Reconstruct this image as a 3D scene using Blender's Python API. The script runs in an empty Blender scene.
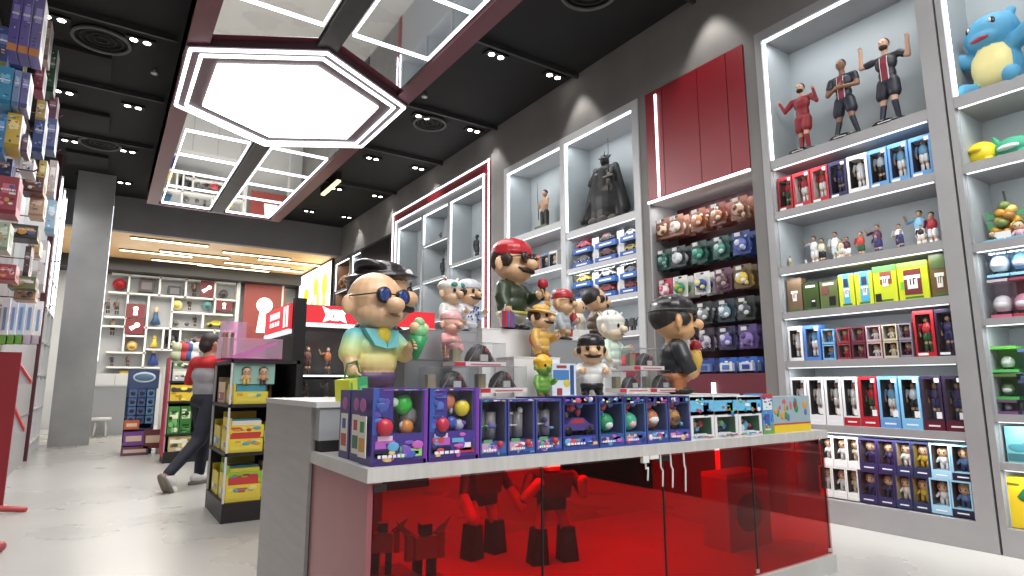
import bpy, bmesh, math, random
import numpy as np
from mathutils import Vector, Matrix, Euler
random.seed(4)
PI = math.pi
SC = bpy.context.scene
COL = SC.collection

# ------------------------------------------------------------------ camera and measuring helpers
YAW, PITCH, ROLL, FPX = math.radians(34.16), math.radians(9.05), math.radians(-0.17), 598.5
CAM = np.array([0.0, 0.0, 1.15])
_fw = np.array([math.sin(YAW)*math.cos(PITCH), math.cos(YAW)*math.cos(PITCH), math.sin(PITCH)])
_r0 = np.array([math.cos(YAW), -math.sin(YAW), 0.0]); _u0 = np.cross(_r0, _fw)
_r = _r0*math.cos(ROLL)+_u0*math.sin(ROLL); _u = -_r0*math.sin(ROLL)+_u0*math.cos(ROLL)
def on(ax, v, x, y):
    """the point of the plane (axis ax = v) seen at image position x, y: used to measure the place"""
    d = _fw*FPX+_r*(x-512)-_u*(y-288); t = (v-CAM[ax])/d[ax]
    return CAM+d*t
def onX(v, x, y): return on(0, v, x, y)
def onY(v, x, y): return on(1, v, x, y)
def onZ(v, x, y): return on(2, v, x, y)
def rectY(v, x0, y0, x1, y1):
    ym = (y0+y1)/2; xm = (x0+x1)/2
    return onY(v, x0, ym)[0], onY(v, x1, ym)[0], onY(v, xm, y1)[2], onY(v, xm, y0)[2]

# ------------------------------------------------------------------ materials
def lin(c):
    return tuple(((v/12.92) if v <= .04045 else ((v+.055)/1.055)**2.4) for v in c)
_M = {}
def P(rgb, rough=.5, metal=0.0, coat=0.0):
    """plain procedural material from an sRGB colour (0-255)"""
    key = (tuple(rgb), rough, metal, coat)
    if key in _M: return _M[key]
    g = sum(rgb)/3; rgb = [v*.86+g*.14 for v in rgb]
    m = bpy.data.materials.new('surface'); m.use_nodes = True
    b = m.node_tree.nodes['Principled BSDF']
    b.inputs['Base Color'].default_value = (*lin([v/255 for v in rgb]), 1)
    b.inputs['Roughness'].default_value = rough; b.inputs['Metallic'].default_value = metal
    b.inputs['Coat Weight'].default_value = coat
    _M[key] = m; return m
def noisy(name, c1, c2, scale, rough=.5, metal=0.0, stretch=(1, 1, 1), bump=0.0, rough2=None, detail=4):
    if name in _M: return _M[name]
    m = bpy.data.materials.new(name); m.use_nodes = True; nt = m.node_tree; b = nt.nodes['Principled BSDF']
    tc = nt.nodes.new('ShaderNodeTexCoord'); mp = nt.nodes.new('ShaderNodeMapping'); mp.inputs['Scale'].default_value = stretch
    nz = nt.nodes.new('ShaderNodeTexNoise'); nz.inputs['Scale'].default_value = scale; nz.inputs['Detail'].default_value = detail
    cr = nt.nodes.new('ShaderNodeValToRGB'); cr.color_ramp.elements[0].position = .3; cr.color_ramp.elements[1].position = .7
    cr.color_ramp.elements[0].color = (*lin([v/255 for v in c1]), 1); cr.color_ramp.elements[1].color = (*lin([v/255 for v in c2]), 1)
    L = nt.links.new
    L(tc.outputs['Object'], mp.inputs[0]); L(mp.outputs[0], nz.inputs['Vector']); L(nz.outputs['Fac'], cr.inputs[0]); L(cr.outputs[0], b.inputs['Base Color'])
    b.inputs['Roughness'].default_value = rough; b.inputs['Metallic'].default_value = metal
    if rough2 is not None:
        mr = nt.nodes.new('ShaderNodeMapRange'); mr.inputs[3].default_value = rough; mr.inputs[4].default_value = rough2
        L(nz.outputs['Fac'], mr.inputs[0]); L(mr.outputs[0], b.inputs['Roughness'])
    if bump:
        bp = nt.nodes.new('ShaderNodeBump'); bp.inputs['Strength'].default_value = bump; bp.inputs['Distance'].default_value = .02
        L(nz.outputs['Fac'], bp.inputs['Height']); L(bp.outputs[0], b.inputs['Normal'])
    _M[name] = m; return m
def emit(rgb, s):
    key = ('e', tuple(rgb), s)
    if key in _M: return _M[key]
    m = bpy.data.materials.new('light_surface'); m.use_nodes = True
    b = m.node_tree.nodes['Principled BSDF']; c = (*lin([v/255 for v in rgb]), 1)
    b.inputs['Base Color'].default_value = c; b.inputs['Emission Color'].default_value = c; b.inputs['Emission Strength'].default_value = s
    _M[key] = m; return m
def clear(name, tint, alpha, rough=.05):
    """clear or tinted plastic / glass sheet: mostly transmits, a little gloss"""
    if name in _M: return _M[name]
    m = bpy.data.materials.new(name); m.use_nodes = True; nt = m.node_tree; nt.nodes.clear()
    o = nt.nodes.new('ShaderNodeOutputMaterial'); mx = nt.nodes.new('ShaderNodeMixShader')
    t = nt.nodes.new('ShaderNodeBsdfTransparent'); t.inputs[0].default_value = (*tint, 1)
    g = nt.nodes.new('ShaderNodeBsdfGlossy'); g.inputs['Roughness'].default_value = rough; g.inputs[0].default_value = (1, 1, 1, 1)
    fr = nt.nodes.new('ShaderNodeLayerWeight'); fr.inputs[0].default_value = .5
    pw_ = nt.nodes.new('ShaderNodeMath'); pw_.operation = 'POWER'; pw_.inputs[1].default_value = 4.5
    ad = nt.nodes.new('ShaderNodeMath'); ad.operation = 'MULTIPLY_ADD'; ad.inputs[1].default_value = .7; ad.inputs[2].default_value = alpha
    nt.links.new(fr.outputs['Facing'], pw_.inputs[0]); nt.links.new(pw_.outputs[0], ad.inputs[0]); nt.links.new(ad.outputs[0], mx.inputs[0])
    nt.links.new(t.outputs[0], mx.inputs[1]); nt.links.new(g.outputs[0], mx.inputs[2]); nt.links.new(mx.outputs[0], o.inputs[0])
    _M[name] = m; return m
def zramp(name, stops, rough=.45):
    """a dyed colour run along the object's own height"""
    if name in _M: return _M[name]
    m = bpy.data.materials.new(name); m.use_nodes = True; nt = m.node_tree; b = nt.nodes['Principled BSDF']
    tc = nt.nodes.new('ShaderNodeTexCoord'); sp = nt.nodes.new('ShaderNodeSeparateXYZ'); cr = nt.nodes.new('ShaderNodeValToRGB')
    while len(cr.color_ramp.elements) < len(stops): cr.color_ramp.elements.new(.5)
    for e, (p, c) in zip(cr.color_ramp.elements, stops): e.position = p; e.color = (*lin([v/255 for v in c]), 1)
    nt.links.new(tc.outputs['Object'], sp.inputs[0]); nt.links.new(sp.outputs[2], cr.inputs[0]); nt.links.new(cr.outputs[0], b.inputs['Base Color'])
    b.inputs['Roughness'].default_value = rough; _M[name] = m; return m

STEEL = noisy('brushed_steel', (158, 156, 154), (170, 168, 166), 2, .4, .15, (1, 1, 12))
UNIT = noisy('painted_unit', (152, 152, 154), (162, 162, 164), 2, .45, .1)
NICHE = noisy('niche_lining', (160, 167, 170), (170, 177, 180), 1.5, .55)
CONC = noisy('dark_plaster', (116, 114, 113), (130, 128, 126), 1.6, .8, bump=.06, detail=8)
FLOOR = noisy('polished_floor', (166, 164, 160), (180, 178, 173), .7, .22, rough2=.34, detail=6)
BLACK = P((16, 16, 18), .6); CEILM = noisy('black_ceiling', (9, 9, 10), (15, 15, 17), 2, .75)
BURG = noisy('burgundy_panel', (98, 44, 54), (108, 50, 60), 1.2, .4)
REDP = noisy('red_panel', (126, 20, 34), (138, 26, 38), .8, .42)
WHITE = P((226, 226, 224), .4); LWHITE = P((210, 212, 214), .45)
GREY = P((120, 120, 122), .5); DGREY = P((52, 52, 55), .5)
SKIN = P((222, 170, 128), .42, 0, .1); WOOD = noisy('warm_wood', (232, 188, 130), (242, 204, 148), 1.5, .5, stretch=(1, 9, 1))
LED = emit((245, 250, 255), 3.6); LED2 = emit((240, 246, 250), 1.8); LEDW = emit((255, 244, 214), 4.0); SPOTE = emit((255, 250, 240), 14)
PANE = clear('clear_film', (.985, .99, .99), .02, .12)
ACRY = clear('clear_acrylic', (.975, .98, .985), .03, .1)
CASE = clear('case_plastic', (.95, .955, .96), .055, .3)
PINKAC = clear('pink_acrylic', (.9, .5, .78), .22, .5)
REDGL = clear('red_glass', (.74, .016, .03), .018, .04)
MIRROR = P((215, 218, 222), .03, 1.0)

# ------------------------------------------------------------------ geometry
class MB:
    def __init__(s): s.v = []; s.f = []; s.m = []; s.sm = []; s.mats = []
    def mi(s, m):
        if m not in s.mats: s.mats.append(m)
        return s.mats.index(m)
    def add(s, vs, fs, mat, smooth=False):
        o = len(s.v); s.v += [tuple(v) for v in vs]; k = s.mi(mat)
        for f in fs: s.f.append([i+o for i in f]); s.m.append(k); s.sm.append(smooth)
        return s
    def box(s, x0, x1, y0, y1, z0, z1, mat, M4=None):
        x0, x1 = sorted((x0, x1)); y0, y1 = sorted((y0, y1)); z0, z1 = sorted((z0, z1))
        vs = [Vector((x, y, z)) for z in (z0, z1) for y in (y0, y1) for x in (x0, x1)]
        if M4 is not None: vs = [M4 @ v for v in vs]
        return s.add(vs, [(0, 2, 3, 1), (4, 5, 7, 6), (0, 1, 5, 4), (2, 6, 7, 3), (0, 4, 6, 2), (1, 3, 7, 5)], mat)
    def prism(s, pts, z0, z1, mat):
        n = len(pts); a = sum(pts[i][0]*pts[(i+1) % n][1]-pts[(i+1) % n][0]*pts[i][1] for i in range(n))
        if a < 0: pts = pts[::-1]
        vs = [(x, y, z0) for x, y in pts]+[(x, y, z1) for x, y in pts]
        return s.add(vs, [list(range(n))[::-1], list(range(n, 2*n))]+[(i, (i+1) % n, n+(i+1) % n, n+i) for i in range(n)], mat)
    def prismY(s, pts, y0, y1, mat):
        """outline in x,z given depth along y"""
        n = len(pts); a = sum(pts[i][0]*pts[(i+1) % n][1]-pts[(i+1) % n][0]*pts[i][1] for i in range(n))
        if a < 0: pts = pts[::-1]
        y0, y1 = sorted((y0, y1))
        vs = [(x, y0, z) for x, z in pts]+[(x, y1, z) for x, z in pts]
        return s.add(vs, [list(range(n)), list(range(n, 2*n))[::-1]]+[((i+1) % n, i, n+i, n+(i+1) % n) for i in range(n)], mat)
    def loft(s, p, q, rr, mat, n=14, flat=1.0):
        """rings along p->q; rr: (t, radius)"""
        p = Vector(p); q = Vector(q); d = (q-p); L = d.length or 1e-6; R = d.to_track_quat('Z', 'Y').to_matrix()
        vs = []
        for t, r in rr:
            for i in range(n):
                a = 2*PI*i/n; vs.append(p+R@Vector((r*math.cos(a), r*math.sin(a)*flat, t*L)))
        k = len(rr); fs = [(j*n+i, j*n+(i+1) % n, (j+1)*n+(i+1) % n, (j+1)*n+i) for j in range(k-1) for i in range(n)]
        fs += [list(range(n))[::-1], [(k-1)*n+i for i in range(n)]]
        return s.add(vs, fs, mat, n > 5)
    def cyl(s, p, q, r1, mat, r2=None, n=14): return s.loft(p, q, [(0, r1), (1, r1 if r2 is None else r2)], mat, n)
    def cap(s, p, q, r1, r2, mat, n=12):
        L = (Vector(q)-Vector(p)).length or 1e-5
        rr = [(-r1*math.cos(a)/L, r1*math.sin(a)) for a in (.15, .55, 1.0, PI/2)]+[(1+r2*math.sin(a)/L, r2*math.cos(a)) for a in (0, .55, 1.05, 1.42)]
        return s.loft(p, q, rr, mat, n)
    def ell(s, c, r, mat, rot=None, n=14, k=9):
        if isinstance(r, (int, float)): r = (r, r, r)
        R = Euler(rot).to_matrix() if rot else Matrix.Identity(3); c = Vector(c); vs = []
        for j in range(1, k):
            a = PI*j/k
            for i in range(n):
                b = 2*PI*i/n; vs.append(c+R@Vector((r[0]*math.sin(a)*math.cos(b), r[1]*math.sin(a)*math.sin(b), -r[2]*math.cos(a))))
        m = (k-1)*n; vs += [c+R@Vector((0, 0, -r[2])), c+R@Vector((0, 0, r[2]))]
        fs = [(j*n+i, j*n+(i+1) % n, (j+1)*n+(i+1) % n, (j+1)*n+i) for j in range(k-2) for i in range(n)]
        fs += [(m, (i+1) % n, i) for i in range(n)]+[(m+1, (k-2)*n+i, (k-2)*n+(i+1) % n) for i in range(n)]
        return s.add(vs, fs, mat, True)
    def ring(s, c, R, r, mat, n=28, axis='z'):
        c = Vector(c); vs = []; k = 6
        for i in range(n):
            a = 2*PI*i/n; d = Vector((math.cos(a), math.sin(a), 0)) if axis == 'z' else Vector((math.cos(a), 0, math.sin(a)))
            up = Vector((0, 0, 1)) if axis == 'z' else Vector((0, 1, 0))
            for j in range(k):
                b = 2*PI*j/k; vs.append(c+d*(R+r*math.cos(b))+up*(r*math.sin(b)))
        return s.add(vs, [(i*k+j, ((i+1) % n)*k+j, ((i+1) % n)*k+(j+1) % k, i*k+(j+1) % k) for i in range(n) for j in range(k)], mat, True)
    def tube(s, pts, r, mat, n=8):
        for a, b in zip(pts, pts[1:]): s.cap(a, b, r, r, mat, n)
        return s
    def mesh(s, name):
        me = bpy.data.meshes.new(name); me.from_pydata(s.v, [], s.f)
        for m in s.mats: me.materials.append(m)
        me.polygons.foreach_set('material_index', s.m); me.polygons.foreach_set('use_smooth', s.sm); me.update()
        return me
    def build(s, name, parent=None, loc=None):
        return link(name, s.mesh(name), parent, loc)
def link(name, me, parent=None, loc=None):
    o = bpy.data.objects.new(name, me); COL.objects.link(o)
    if parent is not None: o.parent = parent
    if loc is not None: o.location = loc
    return o
def tag(o, label, cat, group=None):
    o['label'] = label; o['category'] = cat
    if group: o['group'] = group
    return o
def T(name, label, cat, loc=(0, 0, 0), rz=0, group=None):
    o = bpy.data.objects.new(name, None); o.empty_display_size = .05; COL.objects.link(o); o.location = loc; o.rotation_euler = (0, 0, rz)
    return tag(o, label, cat, group)
def S(o): o['kind'] = 'structure'; return o
def dup(root, loc=None, rz=None, label=None, group=None, scale=None):
    r = root.copy(); COL.objects.link(r)
    if loc is not None: r.location = loc
    if rz is not None: r.rotation_euler = (0, 0, rz)
    if label: r['label'] = label
    if group: r['group'] = group
    if scale: r.scale = scale
    for ch in list(root.children):
        c = ch.copy(); COL.objects.link(c); c.parent = r
        for g in list(ch.children):
            d = g.copy(); COL.objects.link(d); d.parent = c
    return r
ORD = ['first', 'second', 'third', 'fourth', 'fifth', 'sixth', 'seventh', 'eighth', 'ninth', 'tenth', 'eleventh', 'twelfth', 'thirteenth', 'fourteenth', 'fifteenth', 'sixteenth']

def lamp(name, loc, size, power, rot=(0, 0, 0), col=(1, .985, .96), spread=PI):
    l = bpy.data.lights.new(name, 'AREA'); l.shape = 'RECTANGLE'; l.size, l.size_y = size; l.energy = power; l.color = col; l.spread = spread
    o = bpy.data.objects.new(name, l); COL.objects.link(o); o.location = loc; o.rotation_euler = rot; return o

# one continuous figure surface: overlapping limbs are fused, then split by garment
def sculpt(prims, voxel, mats, parent, names, smooth=6):
    mb = MB(); dummy = BLACK
    for p in prims:
        if p[0] == 'c': mb.cap(p[2], p[3], p[4], p[5], dummy, 14)
        else: mb.ell(p[2], p[3], dummy, p[4] if len(p) > 4 else None, 18, 12)
    o = link('temporary', mb.mesh('temporary'))
    r = o.modifiers.new('r', 'REMESH'); r.mode = 'VOXEL'; r.voxel_size = voxel
    if smooth:
        sm = o.modifiers.new('s', 'SMOOTH'); sm.factor = .5; sm.iterations = smooth
    bpy.context.view_layer.update()
    ev = o.evaluated_get(bpy.context.evaluated_depsgraph_get()); me = ev.to_mesh()
    n = len(me.vertices); co = np.empty(n*3); me.vertices.foreach_get('co', co); co = co.reshape(-1, 3)
    polys = [tuple(p.vertices) for p in me.polygons]
    cen = np.array([co[list(p)].mean(axis=0) for p in polys])
    best = np.full(len(polys), 1e9); tagi = np.zeros(len(polys), int); tags = list(mats)
    for p in prims:
        if p[0] == 'c':
            a = np.array(p[2], float); b = np.array(p[3], float); d = b-a; t = np.clip(((cen-a)@d)/max(d@d, 1e-9), 0, 1)
            dist = np.linalg.norm(cen-(a+t[:, None]*d), axis=1)-(p[4]+(p[5]-p[4])*t)
        else:
            rr = p[3] if not isinstance(p[3], (int, float)) else (p[3],)*3
            R = np.array(Euler(p[4]).to_matrix()) if len(p) > 4 else np.eye(3)
            l = (cen-np.array(p[2], float))@R; k = np.linalg.norm(l/np.array(rr), axis=1)
            dist = (k-1)*min(rr)
        w = dist < best; best[w] = dist[w]; tagi[w] = tags.index(p[1])
    out = {}
    for i, tg in enumerate(tags):
        fs = [polys[j] for j in np.nonzero(tagi == i)[0]]
        if not fs: continue
        used = sorted({v for f in fs for v in f}); mp = {v: k for k, v in enumerate(used)}
        m2 = bpy.data.meshes.new(names[tg]); m2.from_pydata([tuple(co[v]) for v in used], [], [[mp[v] for v in f] for f in fs])
        m2.materials.append(mats[tg]); m2.polygons.foreach_set('use_smooth', [True]*len(fs)); m2.update()
        out[tg] = link(names[tg], m2, parent)
    ev.to_mesh_clear(); bpy.data.objects.remove(o, do_unlink=True)
    return out

# ------------------------------------------------------------------ the setting
XW = 5.12          # face of the long wall of display units
ZC = 5.4           # black ceiling
S(MB().box(-3.2, 7.2, -4.2, 21, -.06, 0, FLOOR).build('floor'))
S(MB().box(-3.2, 7.2, -4.2, 15.9, ZC, ZC+.1, CEILM).build('ceiling'))
# long wall: plaster around the recessed units
w = MB()
w.box(5.62, 5.75, -4.2, 21, 0, ZC, CONC)
OPEN = [(.32, 3.2, 4.58), (3.34, 4.68, 4.56), (4.80, 7.74, 4.57), (8.16, 12.22, 4.88), (12.34, 14.2, 4.5), (14.28, 14.9, 4.5), (15.1, 16.3, 4.5)]
y = -4.2
for a, b, z in OPEN:
    w.box(XW, 5.62, y, a, 0, ZC, CONC); w.box(XW, 5.62, a, b, z, ZC, CONC); y = b
w.box(XW, 5.62, y, 21, 0, ZC, CONC)
S(w.build('wall_right'))
S(MB().box(-1.5, -1.38, -4.2, 14.37, 0, ZC, CONC).build('wall_left'))
S(MB().box(-1.5, -1.38, 14.37, 21, 0, 4.6, LWHITE).build('wall_far_left'))
S(MB().box(-3.2, 7.2, 20.45, 20.55, 0, 4.7, LWHITE).build('wall_back'))
S(MB().box(-3.2, 7.2, -4.3, -4.2, 0, ZC, LWHITE).build('wall_front'))
S(MB().box(-1.38, XW, 15.9, 16.1, 4.6, ZC, noisy('beam_grey', (136, 133, 137), (146, 143, 147), 2, .7)).build('ceiling_beam'))
S(MB().box(-1.38, XW, 16.1, 19.6, 4.62, 4.7, WOOD).build('ceiling_wood'))
S(MB().box(-1.38, XW, 19.55, 20.45, 4.28, 4.7, DGREY).build('ceiling_soffit'))
col = MB().box(-.74, -.1, 14.37, 15.1, 0, ZC, noisy('column_grey', (140, 140, 140), (156, 156, 154), 1.5, .4)); S(col.build('column'))
S(MB().box(-.1, -.09, 14.36, 14.37, 1.6, 4.75, LED2).build('trim_column'))

# ceiling beams, panels, diffusers, twin downlights
for i, (yy, zz) in enumerate([(5.9, 5.33), (7.98, 5.33), (9.94, 5.33), (12.14, 5.33), (3.9, 5.33)]):
    m = MB().box(-1.38, .42, yy-.02, yy+.02, zz, ZC, DGREY).box(3.1, XW, yy-.02, yy+.02, zz, ZC, DGREY); S(m.build('ceiling_beam'))
for yy in (7.2, 9.3, 11.4):
    S(MB().box(-.9, -.25, yy+1.72, yy+2.45, 5.34, ZC, P((34, 34, 35), .8)).build('ceiling_panel'))
DL = T('twin_downlight', '', 'ceiling light')
MB().box(-.16, .16, -.07, .07, -.03, 0, BLACK).build('housing', DL)
for s in (-1, 1):
    MB().cyl((s*.07, 0, -.034), (s*.07, 0, -.028), .042, SPOTE).build('lens', DL)
used = False
cols = {-.82: 'by the peg wall', .04: 'left of the red canopy', 3.9: 'right of the red canopy', 4.85: 'close to the long unit wall'}
for cx, where in cols.items():
    for k, yy in enumerate((-.35, 1.8, 3.95, 6.1, 8.29, 10.45, 12.6, 14.7)):
        inview = 30 < _r.dot(np.array([cx, yy, 4.25])) + 1000 and yy > 5.9 or (cx == 4.85 and yy > 5)
        x = cx-.0 if yy < 14 or cx != -.82 else -.63
        if yy > 5.9:
            lab = 'small twin downlight %s, %s from the back' % (where, ORD[int(round((14.7-yy)/2.15))])
            if not used: d = DL; d.location = (x, yy, ZC); d['label'] = lab; d['group'] = 'twin downlights in the black ceiling'; used = True
            else: dup(DL, (x, yy, ZC), 0, lab)
        if yy < 5.9 or True:
            l = bpy.data.lights.new('downlight_beam', 'SPOT'); l.spot_size = math.radians(62 if cx != 4.85 else 70); l.spot_blend = .5; l.shadow_soft_size = .05
            l.energy = 62 if cx != 4.85 else 70; l.color = (1, .96, .9)
            o = bpy.data.objects.new('downlight_beam', l); COL.objects.link(o); o.location = (x, yy, ZC-.06)
            if cx == 4.85: o.location = (x, yy-.25, ZC-.06); o.rotation_euler = (0, math.radians(-6), 0)
for i, (x, yy, r, where) in enumerate(((-.36, 8.53, .3, 'nearer the camera on the peg wall side'), (-.38, 12.45, .3, 'farther back on the peg wall side'), (4.11, 8.45, .26, 'beside the tip of the red canopy'), (4.05, 4.45, .3, 'near the red wall panels'))):
    t = T('ceiling_diffuser', 'dark round ceiling diffuser %s' % where, 'air vent', (x, yy, ZC), 0, 'round diffusers in the black ceiling')
    MB().ring((0, 0, -.03), r, .024, P((92, 92, 94), .5)).build('rim', t)
    d = MB()
    for q in range(1, 4): d.ring((0, 0, -.02), r*q/4, .01, P((38, 38, 40), .6))
    d.build('louvre', t)
for x, yy in ((.24, 9.04), (3.6, 7.6)):
    t = tag(MB().cyl((0, 0, 0), (0, 0, -.05), .012, WHITE).cyl((0, 0, -.05), (0, 0, -.06), .045, WHITE).build('sprinkler', None, (x, yy, ZC)), 'small white ceiling sprinkler %s the red canopy' % ('left of' if x < 1 else 'right of'), 'sprinkler')
# tilted slim lamp at the far end of the canopy
a = onZ(5.0, 315, 200); b = onZ(5.0, 333, 184)
tag(MB().box(3.6, 3.68, 11.6, 12.7, 5.2, 5.24, emit((255, 240, 190), 1.6)).box(3.59, 3.69, 11.6, 12.7, 5.24, ZC, BLACK).build('slim_ceiling_light'), 'slim linear ceiling light past the right side of the red canopy', 'ceiling light')

# ------------------------------------------------------------------ hexagon canopy
HZ = 4.8
cn = T('canopy_light', 'burgundy ceiling canopy with a glowing white hexagon and mirror panels around it', 'ceiling light', (1.75, 7.75, HZ))
ox, oy = 1.75, 7.75
def hexa(s): return [(x*s, yy*s) for x, yy in ((0, -1.56), (1.27, -.8), (1.27, .8), (0, 1.56), (-1.27, .8), (-1.27, -.8))]
MB().box(-1.3, 1.3, -6.2, 6.2, .06, .4, BURG).build('deck', cn)
fr = MB()
for x0, x1, y0, y1 in ((-1.3, -1.09, -6.2, 6.2), (1.09, 1.3, -6.2, 6.2), (-1.09, 1.09, -6.2, -6.0), (-1.09, 1.09, 6.1, 6.2)): fr.box(x0, x1, y0, y1, 0, .4, BURG)
fr.box(-.11, .11, -6, -1.5, .0, .1, DGREY).box(-.11, .11, 1.55, 6.1, 0, .1, DGREY)
fr.build('frame', cn)
hx = MB(); hx.prism(hexa(1.02), -.03, .06, P((84, 58, 66), .5)); hx.build('hexagon_panel', cn)
MB().prism(hexa(.76), -.055, -.03, emit((255, 255, 255), 6.5)).build('diffuser', cn)
for s in (.99, .9):
    st = MB(); pts = hexa(s)
    for i in range(6):
        p, q = pts[i], pts[(i+1) % 6]; st.cap((*p, -.045), (*q, -.045), .021, .021, LED, 6)
    st.build('light_strip', cn)
for sx in (-1, 1):
    for sy in (-1, 1):
        q = [(sx*.13, sy*1.66), (sx*1.09, sy*1.1), (sx*1.09, sy*6.1 if sy > 0 else -6.0), (sx*.13, sy*6.1 if sy > 0 else -6.0)]
        mp = MB().prism(q, .035, .055, MIRROR).build('mirror_panel', cn)
        x0, x1 = sx*.16, sx*1.04
        y0, y1 = (1.8, 6.04) if sy > 0 else (-1.93, -5.9)
        st = MB()
        for a, b in (((x0, y0), (x1, y0)), ((x1, y0), (x1, y1)), ((x1, y1), (x0, y1)), ((x0, y1), (x0, y0))): st.cap((*a, .02), (*b, .02), .009, .009, LED, 6)
        for k in (1, 2, 3):
            yy = y0+(y1-y0)*(.22*k+.04); st.cap((x0, yy, .02), (x1, yy, .02), .008, .008, LED, 6)
        st.build('light_strip', mp)

# lights that belong to the fittings
lamp('hexagon_glow', (ox, oy, HZ-.12), (2.0, 2.3), 260)
lamp('canopy_front_glow', (ox, 4.4, HZ-.06), (2.0, 3.6), 95)
lamp('canopy_rear_glow', (ox, 11.6, HZ-.06), (2.0, 3.6), 95)

# wood ceiling lamps
for i, (p, q) in enumerate((((131, 237), (208, 246)), ((120, 249), (192, 257)), ((160, 250.5), (229, 258)), ((152, 259), (213, 265)), ((223, 251.5), (290, 259)), ((224, 262.5), (290, 268)), ((195, 268), (262, 276)), ((252, 266), (302, 272)), ((258, 259), (320, 265)))):
    a = onZ(4.6, *p); b = onZ(4.6, *q); ym = (a[1]+b[1])/2
    t = T('linear_ceiling_light', 'glowing linear light on the wood ceiling, %s counted from the dark beam' % ORD[i], 'ceiling light', ((a[0]+b[0])/2, min(ym, 19.3), 4.6), 0, 'linear lights of the wood ceiling')
    L = abs(b[0]-a[0])/2
    MB().box(-L-.02, L+.02, -.06, .06, -.01, .02, DGREY).build('housing', t); MB().box(-L, L, -.045, .045, -.03, -.01, LEDW).build('diffuser', t)
lamp('wood_ceiling_glow', (1.9, 17.8, 4.5), (5.5, 2.8), 250, col=(1, .95, .86))
lamp('front_fill_light', (1.6, -.9, 5.28), (3.4, 4.2), 420)  # added fill light, out of view above and behind the camera
S(MB().box(-.1, 3.3, -3.0, 1.2, 5.32, 5.34, emit((250, 252, 255), 1.2)).build('ceiling_panel'))  # invented glowing panel, out of view, added to go with the fill light

# ------------------------------------------------------------------ display units of the long wall
def unit(label, y0, y1, ztop, bays, zbase=.0, depth=.48, mat=UNIT, lining=NICHE, rail=.09, strips='shelf', power=6, name='display_unit', group=None):
    """bays: (ya, yb, zlow, zhigh, [(z_bottom, thickness)...], side strip?)"""
    t = T(name, label, 'display shelving', (XW, y0, 0), 0, group); Y = lambda v: v-y0
    f = MB(); ys = sorted([y0]+[b for bay in bays for b in bay[:2]]+[y1])
    # posts
    for i in range(0, len(ys)-1, 2): f.box(-.02, depth, Y(ys[i]), Y(ys[i+1]), zbase, ztop, mat)
    for ya, yb, zl, zh, sh, st in bays:
        f.box(-.02, depth, Y(ya), Y(yb), zh, ztop, mat); f.box(-.02, depth, Y(ya), Y(yb), zbase, zl, mat)
    f.build('frame', t)
    for ya, yb, zl, zh, sh, st in bays:
        MB().box(depth-.03, depth, Y(ya), Y(yb), zl, zh, lining).box(.03, depth-.03, Y(yb)-.012, Y(yb), zl, zh, lining).build('back_panel', t)
        for z, th in sh:
            s = MB().box(-.01, depth-.03, Y(ya), Y(yb), z, z+th, mat).build('shelf', t)
            if strips: MB().box(.0, .02, Y(ya)+.02, Y(yb)-.02, z-.006, z, LED2).build('light_strip', s)
            lamp('shelf_glow', (XW-.012, (ya+yb)/2, z-.015), (.03, (yb-ya)*.9), power*.42*(yb-ya), (0, math.radians(-16), 0), (.96, .98, 1))
        if st:
            k = MB().box(.0, .02, Y(ya)+.01, Y(yb)-.01, zh-.02, zh, LED)
            k.box(.0, .02, Y(yb)-.025, Y(yb)-.005, sh[0][0]+sh[0][1] if sh else zl, zh, LED)
            k.build('light_strip', t)
            lamp('niche_glow', (XW+.04, (ya+yb)/2, zh-.04), (.06, (yb-ya)*.9), st*.22*(yb-ya), (0, math.radians(-16), 0), (.95, .98, 1))
    return t
SH1 = [(3.15, .09), (2.66, .07), (2.13, .07), (1.72, .06), (1.28, .06), (.735, .06)]
unit('tall grey lit display unit holding boxed footballers and three large footballer statues', 1.68, 3.2, 4.58, [(1.80, 3.13, .19, 4.48, SH1, 24)], power=8)
SH0 = [(3.17, .09), (2.66, .07), (2.07, .06), (1.54, .05), (.88, .05), (.56, .05)]
unit('grey lit display unit cut by the picture edge, with the big blue plush toy', .32, 1.665, 4.58, [(.45, 1.625, .18, 4.48, SH0, 20)], power=8)
unit('white lit display unit with the black robed statue and blue car boxes', 4.80, 7.74, 4.57,
     [(4.9, 6.21, 1.1, 4.47, [(3.10, .09), (2.61, .06), (2.15, .06), (1.70, .06)], 22), (6.31, 7.66, 1.1, 4.47, [(3.30, .09), (2.72, .06), (2.1, .06)], 22)], mat=P((188, 190, 193), .45), power=7)
# base under it
S(MB().box(XW-.02, XW+.48, 4.80, 7.74, 0, 1.09, CONC).build('wall_low'))
# red framed unit
u4 = unit('grey three-bay display unit inside the red lit frame', 8.34, 12.06, 4.66,
     [(8.42, 9.58, 1.2, 4.5, [(3.25, .05), (2.3, .05)], 14), (9.66, 10.72, 1.2, 4.5, [(3.84, .05), (3.1, .05), (2.3, .05)], 14), (10.8, 11.98, 1.2, 4.5, [(3.05, .05), (2.3, .05)], 14)], power=5, mat=P((150, 153, 157), .4))
rf = T('lit_frame', 'red lit border frame around the three-bay display unit', 'wall frame', (XW, 8.16, 0))
m = MB().box(-.03, .48, 0, .18, 0, 4.88, REDP).box(-.03, .48, 3.9, 4.06, 0, 4.88, REDP).box(-.03, .48, .18, 3.9, 4.66, 4.88, REDP); m.build('border', rf)
for a, b, zt in ((.0, 4.06, 4.88), (.165, 3.895, 4.675)):
    MB().box(-.05, -.03, a, a+.02, 1.0, zt, LED).box(-.05, -.03, b-.02, b, 1.0, zt, LED).box(-.05, -.03, a, b, zt-.02, zt, LED).build('light_strip', rf)
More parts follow.
